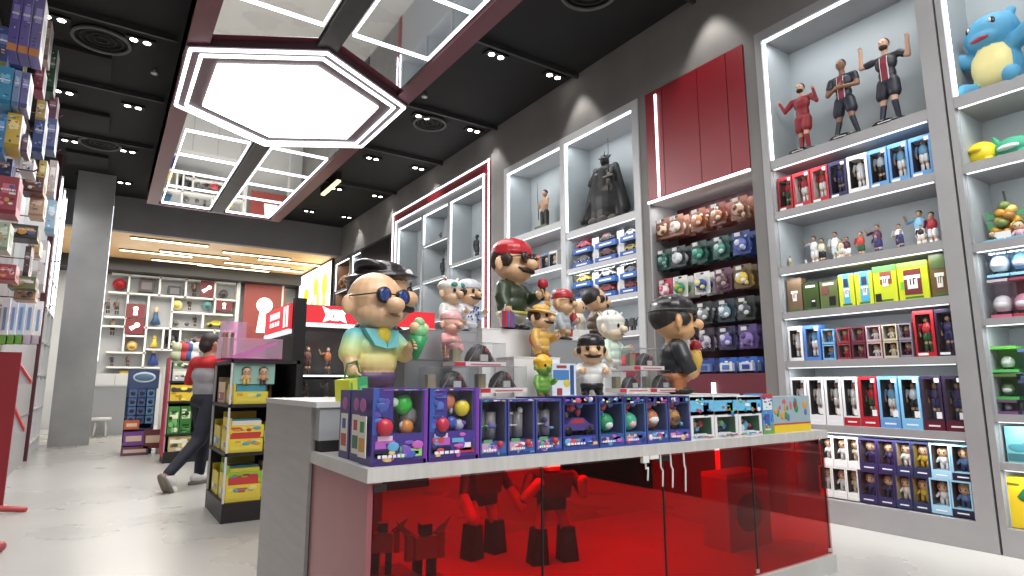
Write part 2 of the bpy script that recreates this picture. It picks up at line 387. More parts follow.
lamp('red_frame_glow', (XW-.12, 10.1, 4.75), (.05, 3.6), 6, (0, PI/2, 0), (1, .9, .88))

# red panelled unit with hook wall
ru = T('hook_display_unit', 'burgundy hook wall unit under tall red panels, full of hanging blister packs', 'display shelving', (XW, 3.34, 0))
Yr = lambda v: v-3.34
ed = [3.34, 3.55, 3.92, 4.42, 4.68]
for i, (a, b) in enumerate(zip(ed, ed[1:])):
    MB().box(-.01, .02, Yr(a)+.004, Yr(b)-.004, 3.25, 4.56, REDP).build('red_panel', ru)
MB().box(.02, .48, 0, 1.34, 3.25, 4.56, DGREY).box(.46, .5, 0, 1.34, 0, 3.25, P((70, 22, 34), .5)).box(-.01, .46, 1.325, 1.34, 0, 3.2, UNIT).box(.0, .46, 0, 1.325, 1.16, 1.24, BURG).box(.0, .04, 0, 1.28, 0, 1.16, BURG).build('carcass', ru)
MB().box(-.02, .46, 0, 1.34, 3.2, 3.235, LWHITE).build('shelf', ru)
MB().box(-.03, -.015, Yr(4.495), Yr(4.52), 3.25, 4.5, LED).box(-.035, -.02, 0, 1.34, 3.205, 3.23, LED).build('light_strip', ru)
MB().box(-.03, -.0, Yr(3.9), Yr(3.93), 0.2, 1.15, LED).build('light_strip', ru)
lamp('hook_wall_glow', (XW+.03, 4.0, 3.17), (.05, 1.2), 9, (0, math.radians(-20), 0))
lamp('hook_front_glow', (XW-.05, 4.62, 3.9), (.05, 1.2), 2, (0, PI/2, 0))

# far units beyond the red frame
fu = T('dark_wall_screen', 'black wall screen beyond the red framed unit', 'screen', (XW, 12.34, 0))
MB().box(-.03, .05, 0, 1.84, 3.1, 4.47, BLACK).build('bezel', fu); MB().box(-.035, -.03, .05, 1.79, 3.15, 4.42, P((28, 18, 22), .2)).build('panel_face', fu)
S(MB().box(XW, XW+.48, 12.34, 14.18, 0, 3.1, CONC).build('wall_fill'))
unit('narrow lit niche between the black screen and the copper niche', 14.2, 14.98, 4.5, [(14.28, 14.9, 1.0, 4.42, [(3.1, .05)], 10)], power=5, name='display_niche', mat=DGREY)
unit('narrow niche of copper helmets beside the lit yellow panel', 15.0, 16.35, 4.5, [(15.1, 16.25, 1.0, 4.42, [(3.6, .05), (2.7, .05)], 12)], power=6, name='display_niche', mat=DGREY, lining=P((150, 110, 80), .6))
yp = T('lit_wall_panel', 'glowing white wall panel with dripping yellow shapes', 'light box', (XW, 18.1, 3.95))
MB().box(-.06, 0, -1.66, 1.66, -.72, .62, emit((255, 253, 240), 2.6)).build('lit_face', yp)
for yy, zz, ry, rz in ((-1.1, .0, .3, .34), (-1.1, -.5, .16, .3), (-.25, .05, .28, .28), (-.5, -.4, .14, .3), (.75, -.1, .3, .24), (1.0, -.45, .12, .24), (.1, -.5, .14, .2)):
    MB().ell((-.07, yy, zz), (.012, ry, rz), emit((244, 214, 40), 1.5)).build('yellow_mark', yp)
MB().box(-.07, .0, -1.72, -1.66, -.8, .68, DGREY).box(-.07, 0, 1.66, 1.72, -.8, .68, DGREY).box(-.07, 0, -1.66, 1.66, .62, .68, DGREY).build('frame', yp)

# ------------------------------------------------------------------ packaging
_fm = {}
def fig_mesh(top, bottom, skin=(196, 150, 116), hair=(40, 28, 22), h=.2, pose=0):
    key = (top, bottom, skin, hair, round(h, 3), pose)
    if key in _fm: return _fm[key]
    m = MB(); a = P(top, .5); b = P(bottom, .5); s = P(skin, .5); hr = P(hair, .6); n = 7
    m.cap((-.055*h, 0, .03*h), (-.07*h+.02*h, 0, .28*h), .042*h, .05*h, s, n).cap((.085*h, 0, .03*h), (.06*h, 0, .28*h), .042*h, .05*h, s, n)
    m.cap((-.055*h, 0, .06*h), (-.052*h, 0, .22*h), .046*h, .052*h, b, n).cap((.085*h, 0, .06*h), (.07*h, 0, .22*h), .046*h, .052*h, b, n)
    m.cap((-.055*h, 0, .36*h), (-.05*h, 0, .5*h), .07*h, .075*h, b, n).cap((.06*h, 0, .36*h), (.05*h, 0, .5*h), .07*h, .075*h, b, n)
    m.ell((-.055*h, -.04*h, .02*h), (.045*h, .08*h, .03*h), hr, None, 7, 5).ell((.085*h, -.04*h, .02*h), (.045*h, .08*h, .03*h), hr, None, 7, 5)
    m.ell((0, 0, .66*h), (.135*h, .085*h, .19*h), a, None, 9, 7)
    arms = {0: ((-.15, .77), (-.2, .6), (-.17, .46)), 1: ((-.14, .78), (-.27, .74), (-.34, .92)), 2: ((-.15, .77), (-.21, .62), (-.02, .6))}[pose]
    for sx in (-1, 1):
        q = [(sx*-x*h if sx < 0 else x*h, -.02*h-(.09*h if (pose == 2 and i == 2) else 0), z*h) for i, (x, z) in enumerate(arms)]
        m.cap(q[0], q[1], .045*h, .04*h, a, n).cap(q[1], q[2], .034*h, .028*h, s, n)
    m.cap((0, 0, .8*h), (0, 0, .88*h), .035*h, .035*h, s, n).ell((0, 0, .92*h), (.07*h, .075*h, .09*h), s, None, 9, 7).ell((0, .015*h, .95*h), (.075*h, .078*h, .08*h), hr, None, 9, 6)
    _fm[key] = m.mesh('figurine'); return _fm[key]
def chibi_mesh(top, bottom, skin=(214, 170, 132), hair=(60, 40, 28), h=.12):
    key = ('c', top, bottom, skin, hair, round(h, 3))
    if key in _fm: return _fm[key]
    m = MB(); n = 7
    m.cap((-.1*h, 0, .06*h), (-.1*h, 0, .25*h), .08*h, .08*h, P(bottom), n).cap((.1*h, 0, .06*h), (.1*h, 0, .25*h), .08*h, .08*h, P(bottom), n)
    m.ell((0, 0, .4*h), (.19*h, .14*h, .2*h), P(top), None, 9, 7)
    for s in (-1, 1): m.cap((s*.17*h, 0, .48*h), (s*.27*h, -.04*h, .32*h), .06*h, .06*h, P(top), n)
    m.ell((0, 0, .74*h), (.25*h, .2*h, .24*h), P(skin), None, 10, 8).ell((0, .04*h, .8*h), (.265*h, .2*h, .22*h), P(hair, .6), None, 10, 8)
    for s in (-1, 1): m.ell((s*.09*h, -.19*h, .72*h), (.03*h, .02*h, .035*h), BLACK, None, 6, 5)
    _fm[key] = m.mesh('figurine'); return _fm[key]
def obj_mesh(kind, c1, c2, s):
    key = ('o', kind, c1, c2, round(s, 3))
    if key in _fm: return _fm[key]
    m = MB(); a = P(c1, .4); b = P(c2, .4)
    if kind == 'car':
        m.prismY([(-.5*s, .1*s), (.5*s, .1*s), (.5*s, .2*s), (.3*s, .26*s), (.16*s, .38*s), (-.18*s, .38*s), (-.34*s, .25*s), (-.5*s, .22*s)], -.2*s, .2*s, a)
        m.prismY([(-.25*s, .26*s), (.2*s, .26*s), (.12*s, .36*s), (-.15*s, .36*s)], -.205*s, .205*s, b)
        for x in (-.3, .3):
            for y in (-.21, .15): m.cyl((x*s, y*s, .1*s), (x*s, (y+.06)*s, .1*s), .1*s, BLACK)
    elif kind == 'ball':
        m.ell((0, 0, .4*s), .38*s, a).ell((0, -.25*s, .3*s), (.2*s, .18*s, .16*s), b)
    elif kind == 'robot':
        m.box(-.2*s, .2*s, -.12*s, .12*s, .42*s, .78*s, a).box(-.1*s, .1*s, -.1*s, .1*s, .8*s, .98*s, b)
        for k in (-1, 1):
            m.box(k*.06*s, k*.19*s, -.08*s, .1*s, .0, .42*s, b).box(k*.22*s, k*.34*s, -.08*s, .08*s, .4*s, .82*s, a)
            m.prismY([(k*.14*s, .78*s), (k*.5*s, 1.05*s), (k*.3*s, .7*s)], .06*s, .1*s, a)
    elif kind == 'helmet':
        m.ell((0, 0, .45*s), (.36*s, .4*s, .42*s), a).ell((0, -.2*s, .42*s), (.28*s, .24*s, .2*s), b).cyl((0, 0, 0), (0, 0, .14*s), .26*s, BLACK)
    elif kind == 'dome':
        m.loft((0, 0, 0), (0, 0, .5*s), [(0, .44*s), (.2, .43*s), (.5, .38*s), (.8, .25*s), (.95, .12*s), (1, .03*s)], a, 18, .6); [m.cap((.43*s*math.cos(q), -.26*s*abs(math.cos(q))*.0-.17*s, .02*s), (.12*s*math.cos(q), -.16*s, .44*s), .02*s, .015*s, b, 6) for q in (.3, .9, 1.5, 2.1, 2.8)]; m.box(-.12*s, .12*s, -.3*s, -.24*s, .02*s, .2*s, P((200, 196, 196))).ell((.1*s, -.26*s, .3*s), .07*s, P((170, 60, 70)))
    _fm[key] = m.mesh(kind); return _fm[key]
_box = {}
PALV = [(120, 80, 190), (70, 90, 200), (200, 90, 190), (230, 226, 240), (60, 60, 130), (210, 70, 90), (90, 170, 220), (236, 200, 120), (90, 180, 110)]
def busy(m, x0, x1, z0, z1, y, pal, n, seed, size=.02):
    r_ = random.Random(seed)
    for i in range(n):
        sx = min(size*r_.uniform(.5, 1.6), (x1-x0)*.3); sz = min(size*r_.uniform(.4, 1.3), (z1-z0)*.3)
        cx = r_.uniform(x0+sx, x1-sx); cz = r_.uniform(z0+sz, z1-sz); c = P(r_.choice(pal), .4); yy = y-.0003*(i % 5)-.0004
        if r_.random() < .55: m.ell((cx, yy, cz), (sx, .0008, sz), c, None, 9, 4)
        else: m.box(cx-sx, cx+sx, yy-.0004, yy, cz-sz*.5, cz+sz*.5, c)
    return m
def lines(m, x0, x1, z, h, y, c, seed, n=5):
    r_ = random.Random(seed); x = x0
    while x < x1:
        w = (x1-x0)/n*r_.uniform(.5, .9); m.box(x, min(x+w, x1), y-.0006, y, z, z+h, P(c, .4)); x += w+(x1-x0)/n*.22
    return m
def wbox(name, w, h, d, frame, inner, fig=None, band=None, win=(.1, .9, .2, .94), mark=None, extra=None):
    """window carton facing -Y, base centre at origin: returns a builder of things"""
    key = (name, round(w, 3), round(h, 3), round(d, 3), frame, inner, id(fig), band, win, mark)
    parts = []
    x0, x1 = -w/2+win[0]*w, -w/2+win[1]*w; z0, z1 = win[2]*h, win[3]*h; F = P(frame, .35); I = P(inner, .5); k = MB()
    k.box(-w/2, x0, -d/2, d/2, 0, h, F).box(x1, w/2, -d/2, d/2, 0, h, F).box(x0, x1, -d/2, d/2, 0, z0, F).box(x0, x1, -d/2, d/2, z1, h, F)
    k.box(x0, x1, d/2-.006, d/2, z0, z1, I)
    k.box(x0, x0+.002, -d/2+.004, d/2-.006, z0, z1, I).box(x1-.002, x1, -d/2+.004, d/2-.006, z0, z1, I)
    parts.append(('carton', k.mesh('carton'), None))
    if fig is not None: parts.append(('figurine', fig, ((x0+x1)/2, .0, z0)))
    parts.append(('window_pane', MB().box(x0, x1, -d/2+.001, -d/2+.002, z0, z1, PANE).mesh('window_pane'), None))
    if band:
        b = MB().box(-w/2, w/2, -d/2-.001, -d/2+.001, .0, z0*.86, P(band, .35))
        b.box(-w*.28, w*.28, -d/2-.0016, -d/2, z0*.35, z0*.5, P((235, 235, 235), .4)); parts.append(('label_band', b.mesh('label_band'), None))
    if mark:
        b = MB()
        for q in mark: b.box(-w/2+q[0]*w, -w/2+q[1]*w, -d/2-.0018, -d/2-.0002, q[2]*h, q[3]*h, P(q[4], .4))
        parts.append(('print', b.mesh('print'), None))
    if extra:
        for nm, me, lc in extra: parts.append((nm, me, lc))
    return parts
def place(name, parts, label, cat, loc, rz=0, group=None):
    t = T(name, label, cat, loc, rz, group)
    for nm, me, lc in parts: link(nm, me, t, lc)
    return t
RZ = -PI/2
def wall_y(px, py, v=XW): return float(onX(v, px, py)[1])

# ------------------------------------------------------------------ goods in the footballer unit
def wall_box(px0, px1, ym, z, h, d, frame, inner, fig, label, band=None, group=None, name='boxed_figure', cat='boxed toy', win=(.12, .88, .2, .94), mark=None, inset=.03, gap=.006, top=None):
    ya, yb = wall_y(px0, ym), wall_y(px1, ym); w = ya-yb-gap
    return place(name, wbox(name, w, h, d, frame, inner, fig, band, win, mark), label, cat, (XW+inset+d/2, (ya+yb)/2, z), RZ, group)
RED, NAVY, LBLUE, WHT, MAR = (196, 30, 44), (44, 40, 84), (92, 152, 214), (226, 228, 230), (96, 24, 44)
f_red = fig_mesh((186, 36, 40), (232, 232, 232), h=.27); f_redg = fig_mesh((190, 30, 40), (30, 90, 50), h=.27)
f_navy = fig_mesh((50, 44, 110), (44, 40, 90), h=.27); f_wht = fig_mesh((232, 232, 234), (230, 230, 232), h=.27)
f_arg = fig_mesh((206, 222, 236), (24, 24, 30), h=.27); f_sky = fig_mesh((112, 176, 220), (234, 236, 238), h=.27); f_bar = fig_mesh((60, 40, 100), (40, 44, 100), h=.27)
row1 = [((170, 10, 24), (60, 30, 36), f_redg, 'red box with a red and green kit figure'), (RED, (190, 176, 172), f_red, 'red box with a figure in white shorts, pale inside'), (RED, (190, 176, 172), f_red, 'red box with a figure in white shorts, next to the navy box'),
        (NAVY, (26, 24, 44), f_navy, 'navy box with a navy kit figure'), (WHT, (28, 28, 32), f_wht, 'white box with a white kit figure'), (LBLUE, (28, 30, 40), f_arg, 'blue box with a striped shirt and black shorts figure'),
        (LBLUE, (40, 44, 70), f_sky, 'blue box with a sky blue shirt figure, beside the striped shirt one'), (LBLUE, (40, 44, 70), f_sky, 'blue box with a sky blue shirt figure, against the right post')]
e1 = [776, 791, 809, 827, 845.5, 867, 887, 908, 932]
for i, (fc, ic, fg, lb) in enumerate(row1):
    wall_box(e1[i], e1[i+1], 195-(e1[i]-776)*.24, 2.73, .33, .12, fc, ic, fg, lb+', top box shelf', mark=[(.08, .5, .04, .1, (240, 240, 240)), (.72, .92, .86, .95, (236, 238, 244))], group='boxed footballers on the top box shelf', win=(.12, .88, .14, .9))
# small statuettes
stat = [(790, 262, 11, (226, 222, 214), (190, 160, 80), 0), (806, 262, 6, (230, 230, 230), (230, 230, 230), 0), (815, 256, 27, (234, 234, 232), (230, 230, 230), 1), (823, 262, 24, (228, 218, 190), (30, 26, 24), 0), (836, 251, 27, (236, 236, 236), (200, 222, 214), 0),
        (842, 257, 17, (220, 200, 170), (224, 210, 190), 0), (848, 255, 21, (86, 26, 50), (234, 232, 236), 1), (862, 254, 23, (208, 60, 44), (30, 84, 46), 0), (878, 243, 26, (90, 30, 70), (36, 44, 120), 1), (877, 252, 15, (44, 44, 96), (40, 40, 90), 0),
        (900, 243, 23, (236, 236, 240), (36, 40, 84), 2), (902, 248, 15, (40, 44, 110), (40, 40, 100), 0), (921, 234, 30, (120, 186, 226), (236, 236, 236), 1), (922, 243, 16, (40, 34, 36), (226, 216, 206), 0), (934, 241, 27, (176, 30, 44), (236, 232, 232), 0)]
names = ['white and gold bust at the left end', 'tiny white bust beside the gold one', 'white kit player with raised arms', 'cream and black kit player in front', 'white kit player in mint shorts', 'small beige player before the mint one', 'dark red striped player waving', 'red shirt and green shorts player', 'maroon and blue player with spread arms', 'small navy player below the spread arms one', 'white shirt player with folded arms', 'small navy player below the white shirt', 'tall sky blue player celebrating', 'small dark shirt player below the sky blue one', 'red shirt white shorts player at the right end']
for i, (px, py, hp, tc, bc, po) in enumerate(stat):
    back = hp > 19; X0 = XW+(.3 if back else .12)
    y_ = wall_y(px, py, X0); h = hp*.0102*(1.06 if back else 1.0)
    t = T('player_statuette', names[i]+', open statuette shelf', 'statuette', (X0, y_, 2.2), RZ, 'small player statuettes on the open shelf')
    link('statue_body', fig_mesh(tc, bc, h=h, pose=po), t, (0, 0, .008)); MB().cyl((0, 0, 0), (0, 0, .008), .045, P((200, 202, 204), .2)).build('stand_plate', t)
# card packs
def jersey(cx, cz, s, c=(236, 236, 236), ink=(30, 24, 24)):
    return [(cx-.16*s, cx+.16*s, cz-.2*s, cz+.14*s, c), (cx-.26*s, cx+.26*s, cz+.05*s, cz+.14*s, c), (cx-.08*s, cx-.04*s, cz-.1*s, cz+.06*s, ink), (cx+.02*s, cx+.06*s, cz-.1*s, cz+.06*s, ink), (cx+.02*s, cx+.12*s, cz+.03*s, cz+.06*s, ink)]
packs = [(785, 800, .31, (120, 96, 70), (70, 56, 40), 'bronze card tin with a jersey print under a clear cover', 'left end', jersey(.5, .5, .9)), (800.5, 817, .25, (56, 78, 30), (30, 40, 24), 'dark green card box with a white cap print and wheel mark', 'beside the bronze tin', [(.2, .8, .82, .9, (236, 236, 236)), (.5, .8, .12, .4, (20, 20, 20)), (.55, .75, .3, .36, (236, 236, 236))]),
         (817.5, 836, .25, (96, 110, 60), (50, 40, 34), 'olive card box with a photo print and black wheel', 'third on the shelf', [(.2, .8, .82, .9, (236, 236, 236)), (.5, .85, .1, .42, (20, 20, 20)), (.1, .5, .5, .8, (120, 70, 60))]),
         (836.5, 852.5, .28, (210, 220, 40), (90, 180, 220), 'yellow card box with a cyan stripe and jersey, the darker print', 'fourth on the shelf', [(.3, .7, .1, .96, (70, 176, 224))]+jersey(.5, .45, .8)+[(.35, .65, .6, .85, (40, 50, 80))]),
         (853, 871, .28, (214, 224, 44), (90, 180, 220), 'yellow card box with a cyan stripe and jersey, the brighter print', 'fifth on the shelf', [(.3, .8, .1, .96, (70, 176, 224))]+jersey(.55, .45, .8)+[(.4, .7, .6, .85, (60, 60, 90))]),
         (871.5, 895.5, .3, (206, 220, 34), (60, 170, 60), 'yellow and green card box with a small jersey print and dark wheel', 'beside the cyan striped boxes', [(0, 1, .84, 1, (84, 190, 70)), (.04, .3, .04, .26, (30, 34, 30)), (.3, .8, .5, .84, (150, 70, 50))]+jersey(.52, .6, .8)),
         (896, 927.5, .3, (210, 222, 30), (60, 170, 60), 'wide yellow and green card box with a large jersey print', 'second from the right', [(0, 1, .86, 1, (120, 200, 60)), (.2, .78, .14, .8, (120, 50, 46)), (.08, .2, .3, .5, (120, 200, 60))]+jersey(.48, .5, 1.05)),
         (928.5, 948, .33, (110, 84, 52), (60, 48, 30), 'bronze card tin with a jersey print at the right end, taller', 'right end', [(.1, .9, .66, .98, (74, 96, 48))]+jersey(.5, .42, 1.0, (230, 226, 214)))]
for i, (a, b, h, fc, ic, lb, wh, mk) in enumerate(packs):
    ym = 300-(a-785)*.11
    ya, yb = wall_y(a, ym), wall_y(b, ym); w = ya-yb-.006
    t = T('card_box', lb+', card shelf', 'card box', (XW+.09, (ya+yb)/2, 1.78), RZ, 'trading card boxes on one shelf')
    MB().box(-w/2, w/2, -.05, .05, 0, h, P(fc, .35)).box(-w/2, w/2, -.051, -.049, h*.96, h, P(ic)).build('carton', t)
    k = MB()
    for q in mk: k.box(-w/2+q[0]*w, -w/2+q[1]*w, -.0525-.0004*mk.index(q), -.05, q[2]*h, q[3]*h, P(q[4], .4))
    k.box(-w*.3, w*.3, -.0525, -.05, h*.04, h*.09, P((60, 120, 50)))
    k.build('print', t)
# shelf with small stacked boxes
sB = [((786, 801, (228, 230, 232), (30, 30, 34), f_wht, 'white window box with a white kit footballer')), ((802, 818.5, (70, 120, 200), (60, 70, 110), f_sky, 'blue window box with a sky blue kit footballer'))]
for a, b, fc, ic, fg, lb in sB: wall_box(a, b, 343, 1.34, .31, .12, fc, ic, fg, lb+' by the cubes', mark=[(.7, .95, .84, .95, (240, 240, 244))], win=(.14, .86, .1, .9))
cub = [(820, 833, (110, 170, 216), (84, 140, 196)), (835, 848.5, (150, 50, 64), (196, 50, 60)), (849.5, 863.5, (110, 40, 60), (150, 40, 60)), (864.5, 880, (196, 160, 168), (236, 234, 232)), (881, 896.5, (190, 176, 150), (234, 224, 190)), (897.5, 911, (130, 120, 140), (120, 50, 80))]
cn_ = ['sky blue', 'bright red', 'dark red', 'pink and white', 'cream', 'grey and purple']
for i, (a, b, fc, oc) in enumerate(cub):
    for k in (0, 1):
        g = chibi_mesh(oc, oc, h=.1)
        wall_box(a, b, 345, 1.34+k*.135, .13, .09, fc, (60, 58, 64) if k == 0 else (150, 150, 154), g, '%s cube window box, %s of two, beside the %s' % (cn_[i], ('lower', 'upper')[k], ('blue footballer box' if i == 0 else cn_[i-1]+' pair')), group='small stacked window boxes', name='small_figure_box', win=(.08, .92, .14, .92))
wall_box(912.5, 934, 338, 1.34, .35, .12, (186, 26, 34), (70, 24, 26), f_redg, 'tall red window box with a red kit footballer, right of the small cube stacks', mark=[(.1, .6, .03, .08, (240, 240, 240))], win=(.1, .86, .1, .92))
wall_box(934.5, 956, 338, 1.34, .35, .12, (38, 26, 56), (50, 30, 44), f_bar, 'tall navy window box with a blue kit footballer, right of the small cube stacks', mark=[(.1, .6, .03, .08, (240, 240, 240))], win=(.1, .86, .1, .92))
# big banded boxes
rowE = [(789, 805.5, WHT, (34, 34, 38), f_wht, WHT, 'white'), (806, 823, WHT, (34, 34, 38), f_wht, WHT, 'white'), (823.5, 840.5, WHT, (34, 34, 38), f_wht, WHT, 'white'), (841, 857.5, WHT, (34, 34, 38), f_wht, (190, 24, 40), 'white'), (858, 876.5, (190, 24, 40), (60, 28, 30), f_redg, (190, 24, 40), 'red'),
        (877, 898, (100, 170, 222), (36, 38, 46), f_sky, (88, 150, 216), 'sky blue'), (898.5, 920, (120, 190, 232), (36, 34, 40), f_arg, (110, 182, 230), 'pale blue'), (920.5, 942, (50, 36, 66), (84, 60, 60), f_bar, MAR, 'navy'), (942.5, 965.5, (50, 36, 66), (84, 60, 60), f_bar, MAR, 'navy')]
wn = ['first from the left of the white ones', 'second from the left of the white ones', 'third from the left of the white ones', 'on a red band beside the red box', 'with a red kit figure', 'with a sky blue shirt figure', 'with a striped shirt figure', 'beside the pale blue box', 'against the right post']
for i, (a, b, fc, ic, fg, bd, cn2) in enumerate(rowE):
    wall_box(a, b, 402+i*1, .795, .4, .14, fc, ic, fg, '%s boxed footballer %s, banded shelf' % (cn2, wn[i]), band=bd, win=(.14, .86, .2, .94), mark=[(.7, .93, .88, .96, (244, 244, 246) if cn2 != 'white' else (150, 150, 156)), (.66, .92, .22, .34, (230, 230, 232))], group='banded boxed footballers')
# two low rows
ce = [818, 831, 845.5, 857.5, 876, 894, 911, 929, 950, 972]
lc = [((226, 226, 224), (50, 54, 52), (234, 234, 234), 'white'), ((226, 226, 224), (50, 54, 52), (234, 234, 234), 'white'), ((226, 226, 224), (60, 60, 54), (228, 214, 180), 'white'), ((48, 40, 92), (84, 72, 78), (56, 52, 110), 'navy'), ((48, 40, 92), (80, 70, 70), (56, 52, 100), 'navy'), ((38, 46, 92), (170, 150, 120), (236, 232, 222), 'navy'), ((34, 46, 84), (160, 130, 60), (210, 180, 60), 'navy'), ((150, 200, 228), (84, 76, 76), (236, 232, 230), 'pale blue'), ((140, 196, 226), (70, 64, 70), (84, 130, 190), 'pale blue')]
ln = ['by the red case', 'second from the red case', 'with a cream figure', 'with a purple figure, fourth along', 'with a purple figure, fifth along', 'with a white figure on tan', 'with a yellow figure', 'with a white figure', 'with a blue figure']
for r in (0, 1):
    for i in range(9):
        fc, ic, oc, cn2 = lc[i]
        z = .2+r*.252
        wall_box(ce[i], ce[i+1], (490 if r == 0 else 455)+i*2, z, .25, .14, fc, ic, chibi_mesh(oc, oc if i != 8 else (40, 60, 110), hair=(60, 40, 30) if i not in (2, 8) else (214, 180, 110), h=.17), '%s boxed doll %s, %s of the two bottom rows' % (cn2, ln[i], ('lower', 'upper')[r]),
                 band=fc if i < 7 else ((20, 26, 60) if i == 8 else fc), group='boxed dolls in the two bottom rows', win=(.08, .92, .24, .95), name='boxed_doll')

# three large footballer statues on the top shelf
def player(label, px, py, H, kit, shorts, socks, stripe, pose, hair, beard=False, turn=0.0):
    X0 = XW+.13; p = onX(X0, px, py); t = T('footballer_statue', label, 'statue', (X0, float(p[1]), 3.24), RZ+turn)
    MB().cyl((0, 0, 0), (0, 0, .03), .15, P((20, 20, 22), .25), None, 28).box(-.05, .05, -.152, -.14, .005, .012, LWHITE).build('base', t)
    s = H/1.0; q = []
    def L(*a): return tuple(v*s for v in a)
    st = {'up': (.07, -.10), 'cross': (.12, -.13), 'kneel': (.05, -.05), 'praise': (.05, -.07)}[pose]
    for k, sx in enumerate((1, -1)):
        fx = st[k]; hipx = .05*sx; kneez = .27
        ky = -.04 if k == 0 else .02
        q += [('c', 'skin', L(hipx, 0, .47), L((hipx+fx)/2, ky, kneez), .048*s, .034*s), ('c', 'socks', L((hipx+fx)/2, ky, kneez-.02), L(fx, 0, .07), .033*s, .024*s), ('c', 'socks', L(fx, .0, .05), L(fx+.01*sx, -.07, .035), .024*s, .018*s),
              ('c', 'shorts', L(hipx, 0, .49), L((hipx*1.1+fx*.5)/1.4, ky*.7, .36), .062*s, .062*s)]
    q += [('e', 'shorts', L(0, 0, .5), L(.095, .065, .06)), ('e', 'kit', L(0, 0, .58), L(.088, .06, .1)), ('e', 'kit', L(0, -.005, .7), L(.11, .068, .1)), ('c', 'kit', L(-.095, 0, .765), L(.095, 0, .765), .038*s, .038*s),
          ('c', 'skin', L(0, 0, .79), L(0, -.01, .86), .033*s, .03*s), ('e', 'skin', L(0, -.02, .915), L(.048, .056, .066)), ('e', 'hair', L(0, .0, .937), L(.051, .056, .058)), ('e', 'skin', L(0, -.075, .91), L(.01, .012, .014))]
    if beard: q += [('e', 'hair', L(0, -.036, .875), L(.042, .04, .03))]
    hands = []
    A = {'up': [(.13, .0, .77, .22, -.02, .70, .24, -.07, .85), (.13, 0, .77, .24, -.02, .75, .22, -.05, .93)], 'praise': [(.13, 0, .77, .21, -.03, .66, .2, -.08, .81), (.13, 0, .77, .22, -.03, .66, .27, -.06, .79)], 'cross': [(.13, 0, .76, .17, -.03, .62, .0, -.11, .62), (.13, 0, .76, .17, -.03, .6, -.02, -.1, .655)]}
    for sx, a in zip((1, -1), A['praise' if pose == 'kneel' else pose]):
        sh = L(sx*a[0], a[1], a[2]); el = L(sx*a[3], a[4], a[5]); ha = L(sx*a[6], a[7], a[8])
        mid = tuple((u+v)/2 for u, v in zip(sh, el))
        q += [('c', 'kit', sh, mid, .04*s, .038*s), ('c', 'skin' if pose != 'kneel' else 'kit', mid, el, .03*s, .027*s), ('c', 'skin' if pose != 'kneel' else 'kit', el, ha, .026*s, .019*s), ('e', 'skin', ha, L(.02, .014, .026))]
        hands.append((Vector(el), Vector(ha), sx))
    mats = {'skin': P(hair[1], .45), 'kit': P(kit, .45), 'shorts': P(shorts, .5), 'socks': P(socks, .5), 'hair': P(hair[0], .6)}
    out = sculpt(q, .0085*s, mats, t, {'skin': 'body', 'kit': 'jersey', 'shorts': 'shorts', 'socks': 'socks', 'hair': 'hair'}, 3)
    for el, ha, sx in hands:
        d = (ha-el).normalized(); side = d.cross(Vector((0, 1, 0))).normalized(); m = MB()
        for k in range(4): a = ha+side*(.011*(k-1.5))*s+d*.016*s; m.cap(a, a+d*(.024+.004*(k in (1, 2)))*s+Vector((0, -.004*k*s, 0)), .0052*s, .0045*s, mats['skin'], 6)
        m.cap(ha, ha-side*sx*.026*s+d*.016*s, .0058*s, .005*s, mats['skin'], 6); m.build('hand', out['skin'])
    if stripe:
        m = MB()
        for x0, x1, c in ((-.032, .032, stripe), (-.037, -.032, (230, 230, 230)), (.032, .037, (230, 230, 230))):
            zz = [.5, .6, .68, .76]; yy = [-.062, -.064, -.074, -.06]
            for a, b, c1, c2 in zip(zz, zz[1:], yy, yy[1:]):
                m.add([L(x0, c1-.005, a), L(x1, c1-.005, a), L(x1, c2-.005, b), L(x0, c2-.005, b), L(x0, c1+.03, a), L(x1, c1+.03, a), L(x1, c2+.03, b), L(x0, c2+.03, b)], [(0, 1, 2, 3), (7, 6, 5, 4), (0, 4, 5, 1), (3, 2, 6, 7), (0, 3, 7, 4), (1, 5, 6, 2)], P(c, .45))
        m.build('chest_stripe', out['kit'])
    m = MB()
    for sx in (-1, 1): m.ell(L(sx*.018, -.07, .922), L(.008, .006, .006), BLACK, None, 6, 5)
    m.build('eye', out['skin'])
    for sx in (-1, 1): MB().cap(L(sx*.05, .0, .02+.0), L(sx*.05, 0, .03), .004, .004, BLACK, 5)
    for k, sx in enumerate((1, -1)):
        MB().cap(L(st[k], .01, .032), L(st[k]+.012*sx, -.075, .03), .03*s, .022*s, P((30, 30, 34), .4), 9).build('boot', t)
    return t
player('red kit footballer statue with both arms bent up, on the top shelf', 806, 152, .72, (150, 26, 36), (150, 26, 36), (160, 30, 40), None, 'kneel', ((30, 22, 20), (206, 160, 126)), True)
player('dark kit footballer statue with folded arms and wide stance', 848, 136, .78, (40, 42, 58), (38, 42, 58), (36, 40, 56), (140, 30, 52), 'cross', ((28, 22, 20), (150, 104, 76)))
player('dark striped kit footballer statue raising both arms high', 892, 117, .80, (40, 42, 56), (38, 40, 54), (38, 42, 66), (140, 30, 52), 'up', ((70, 44, 30), (216, 168, 138)), True)

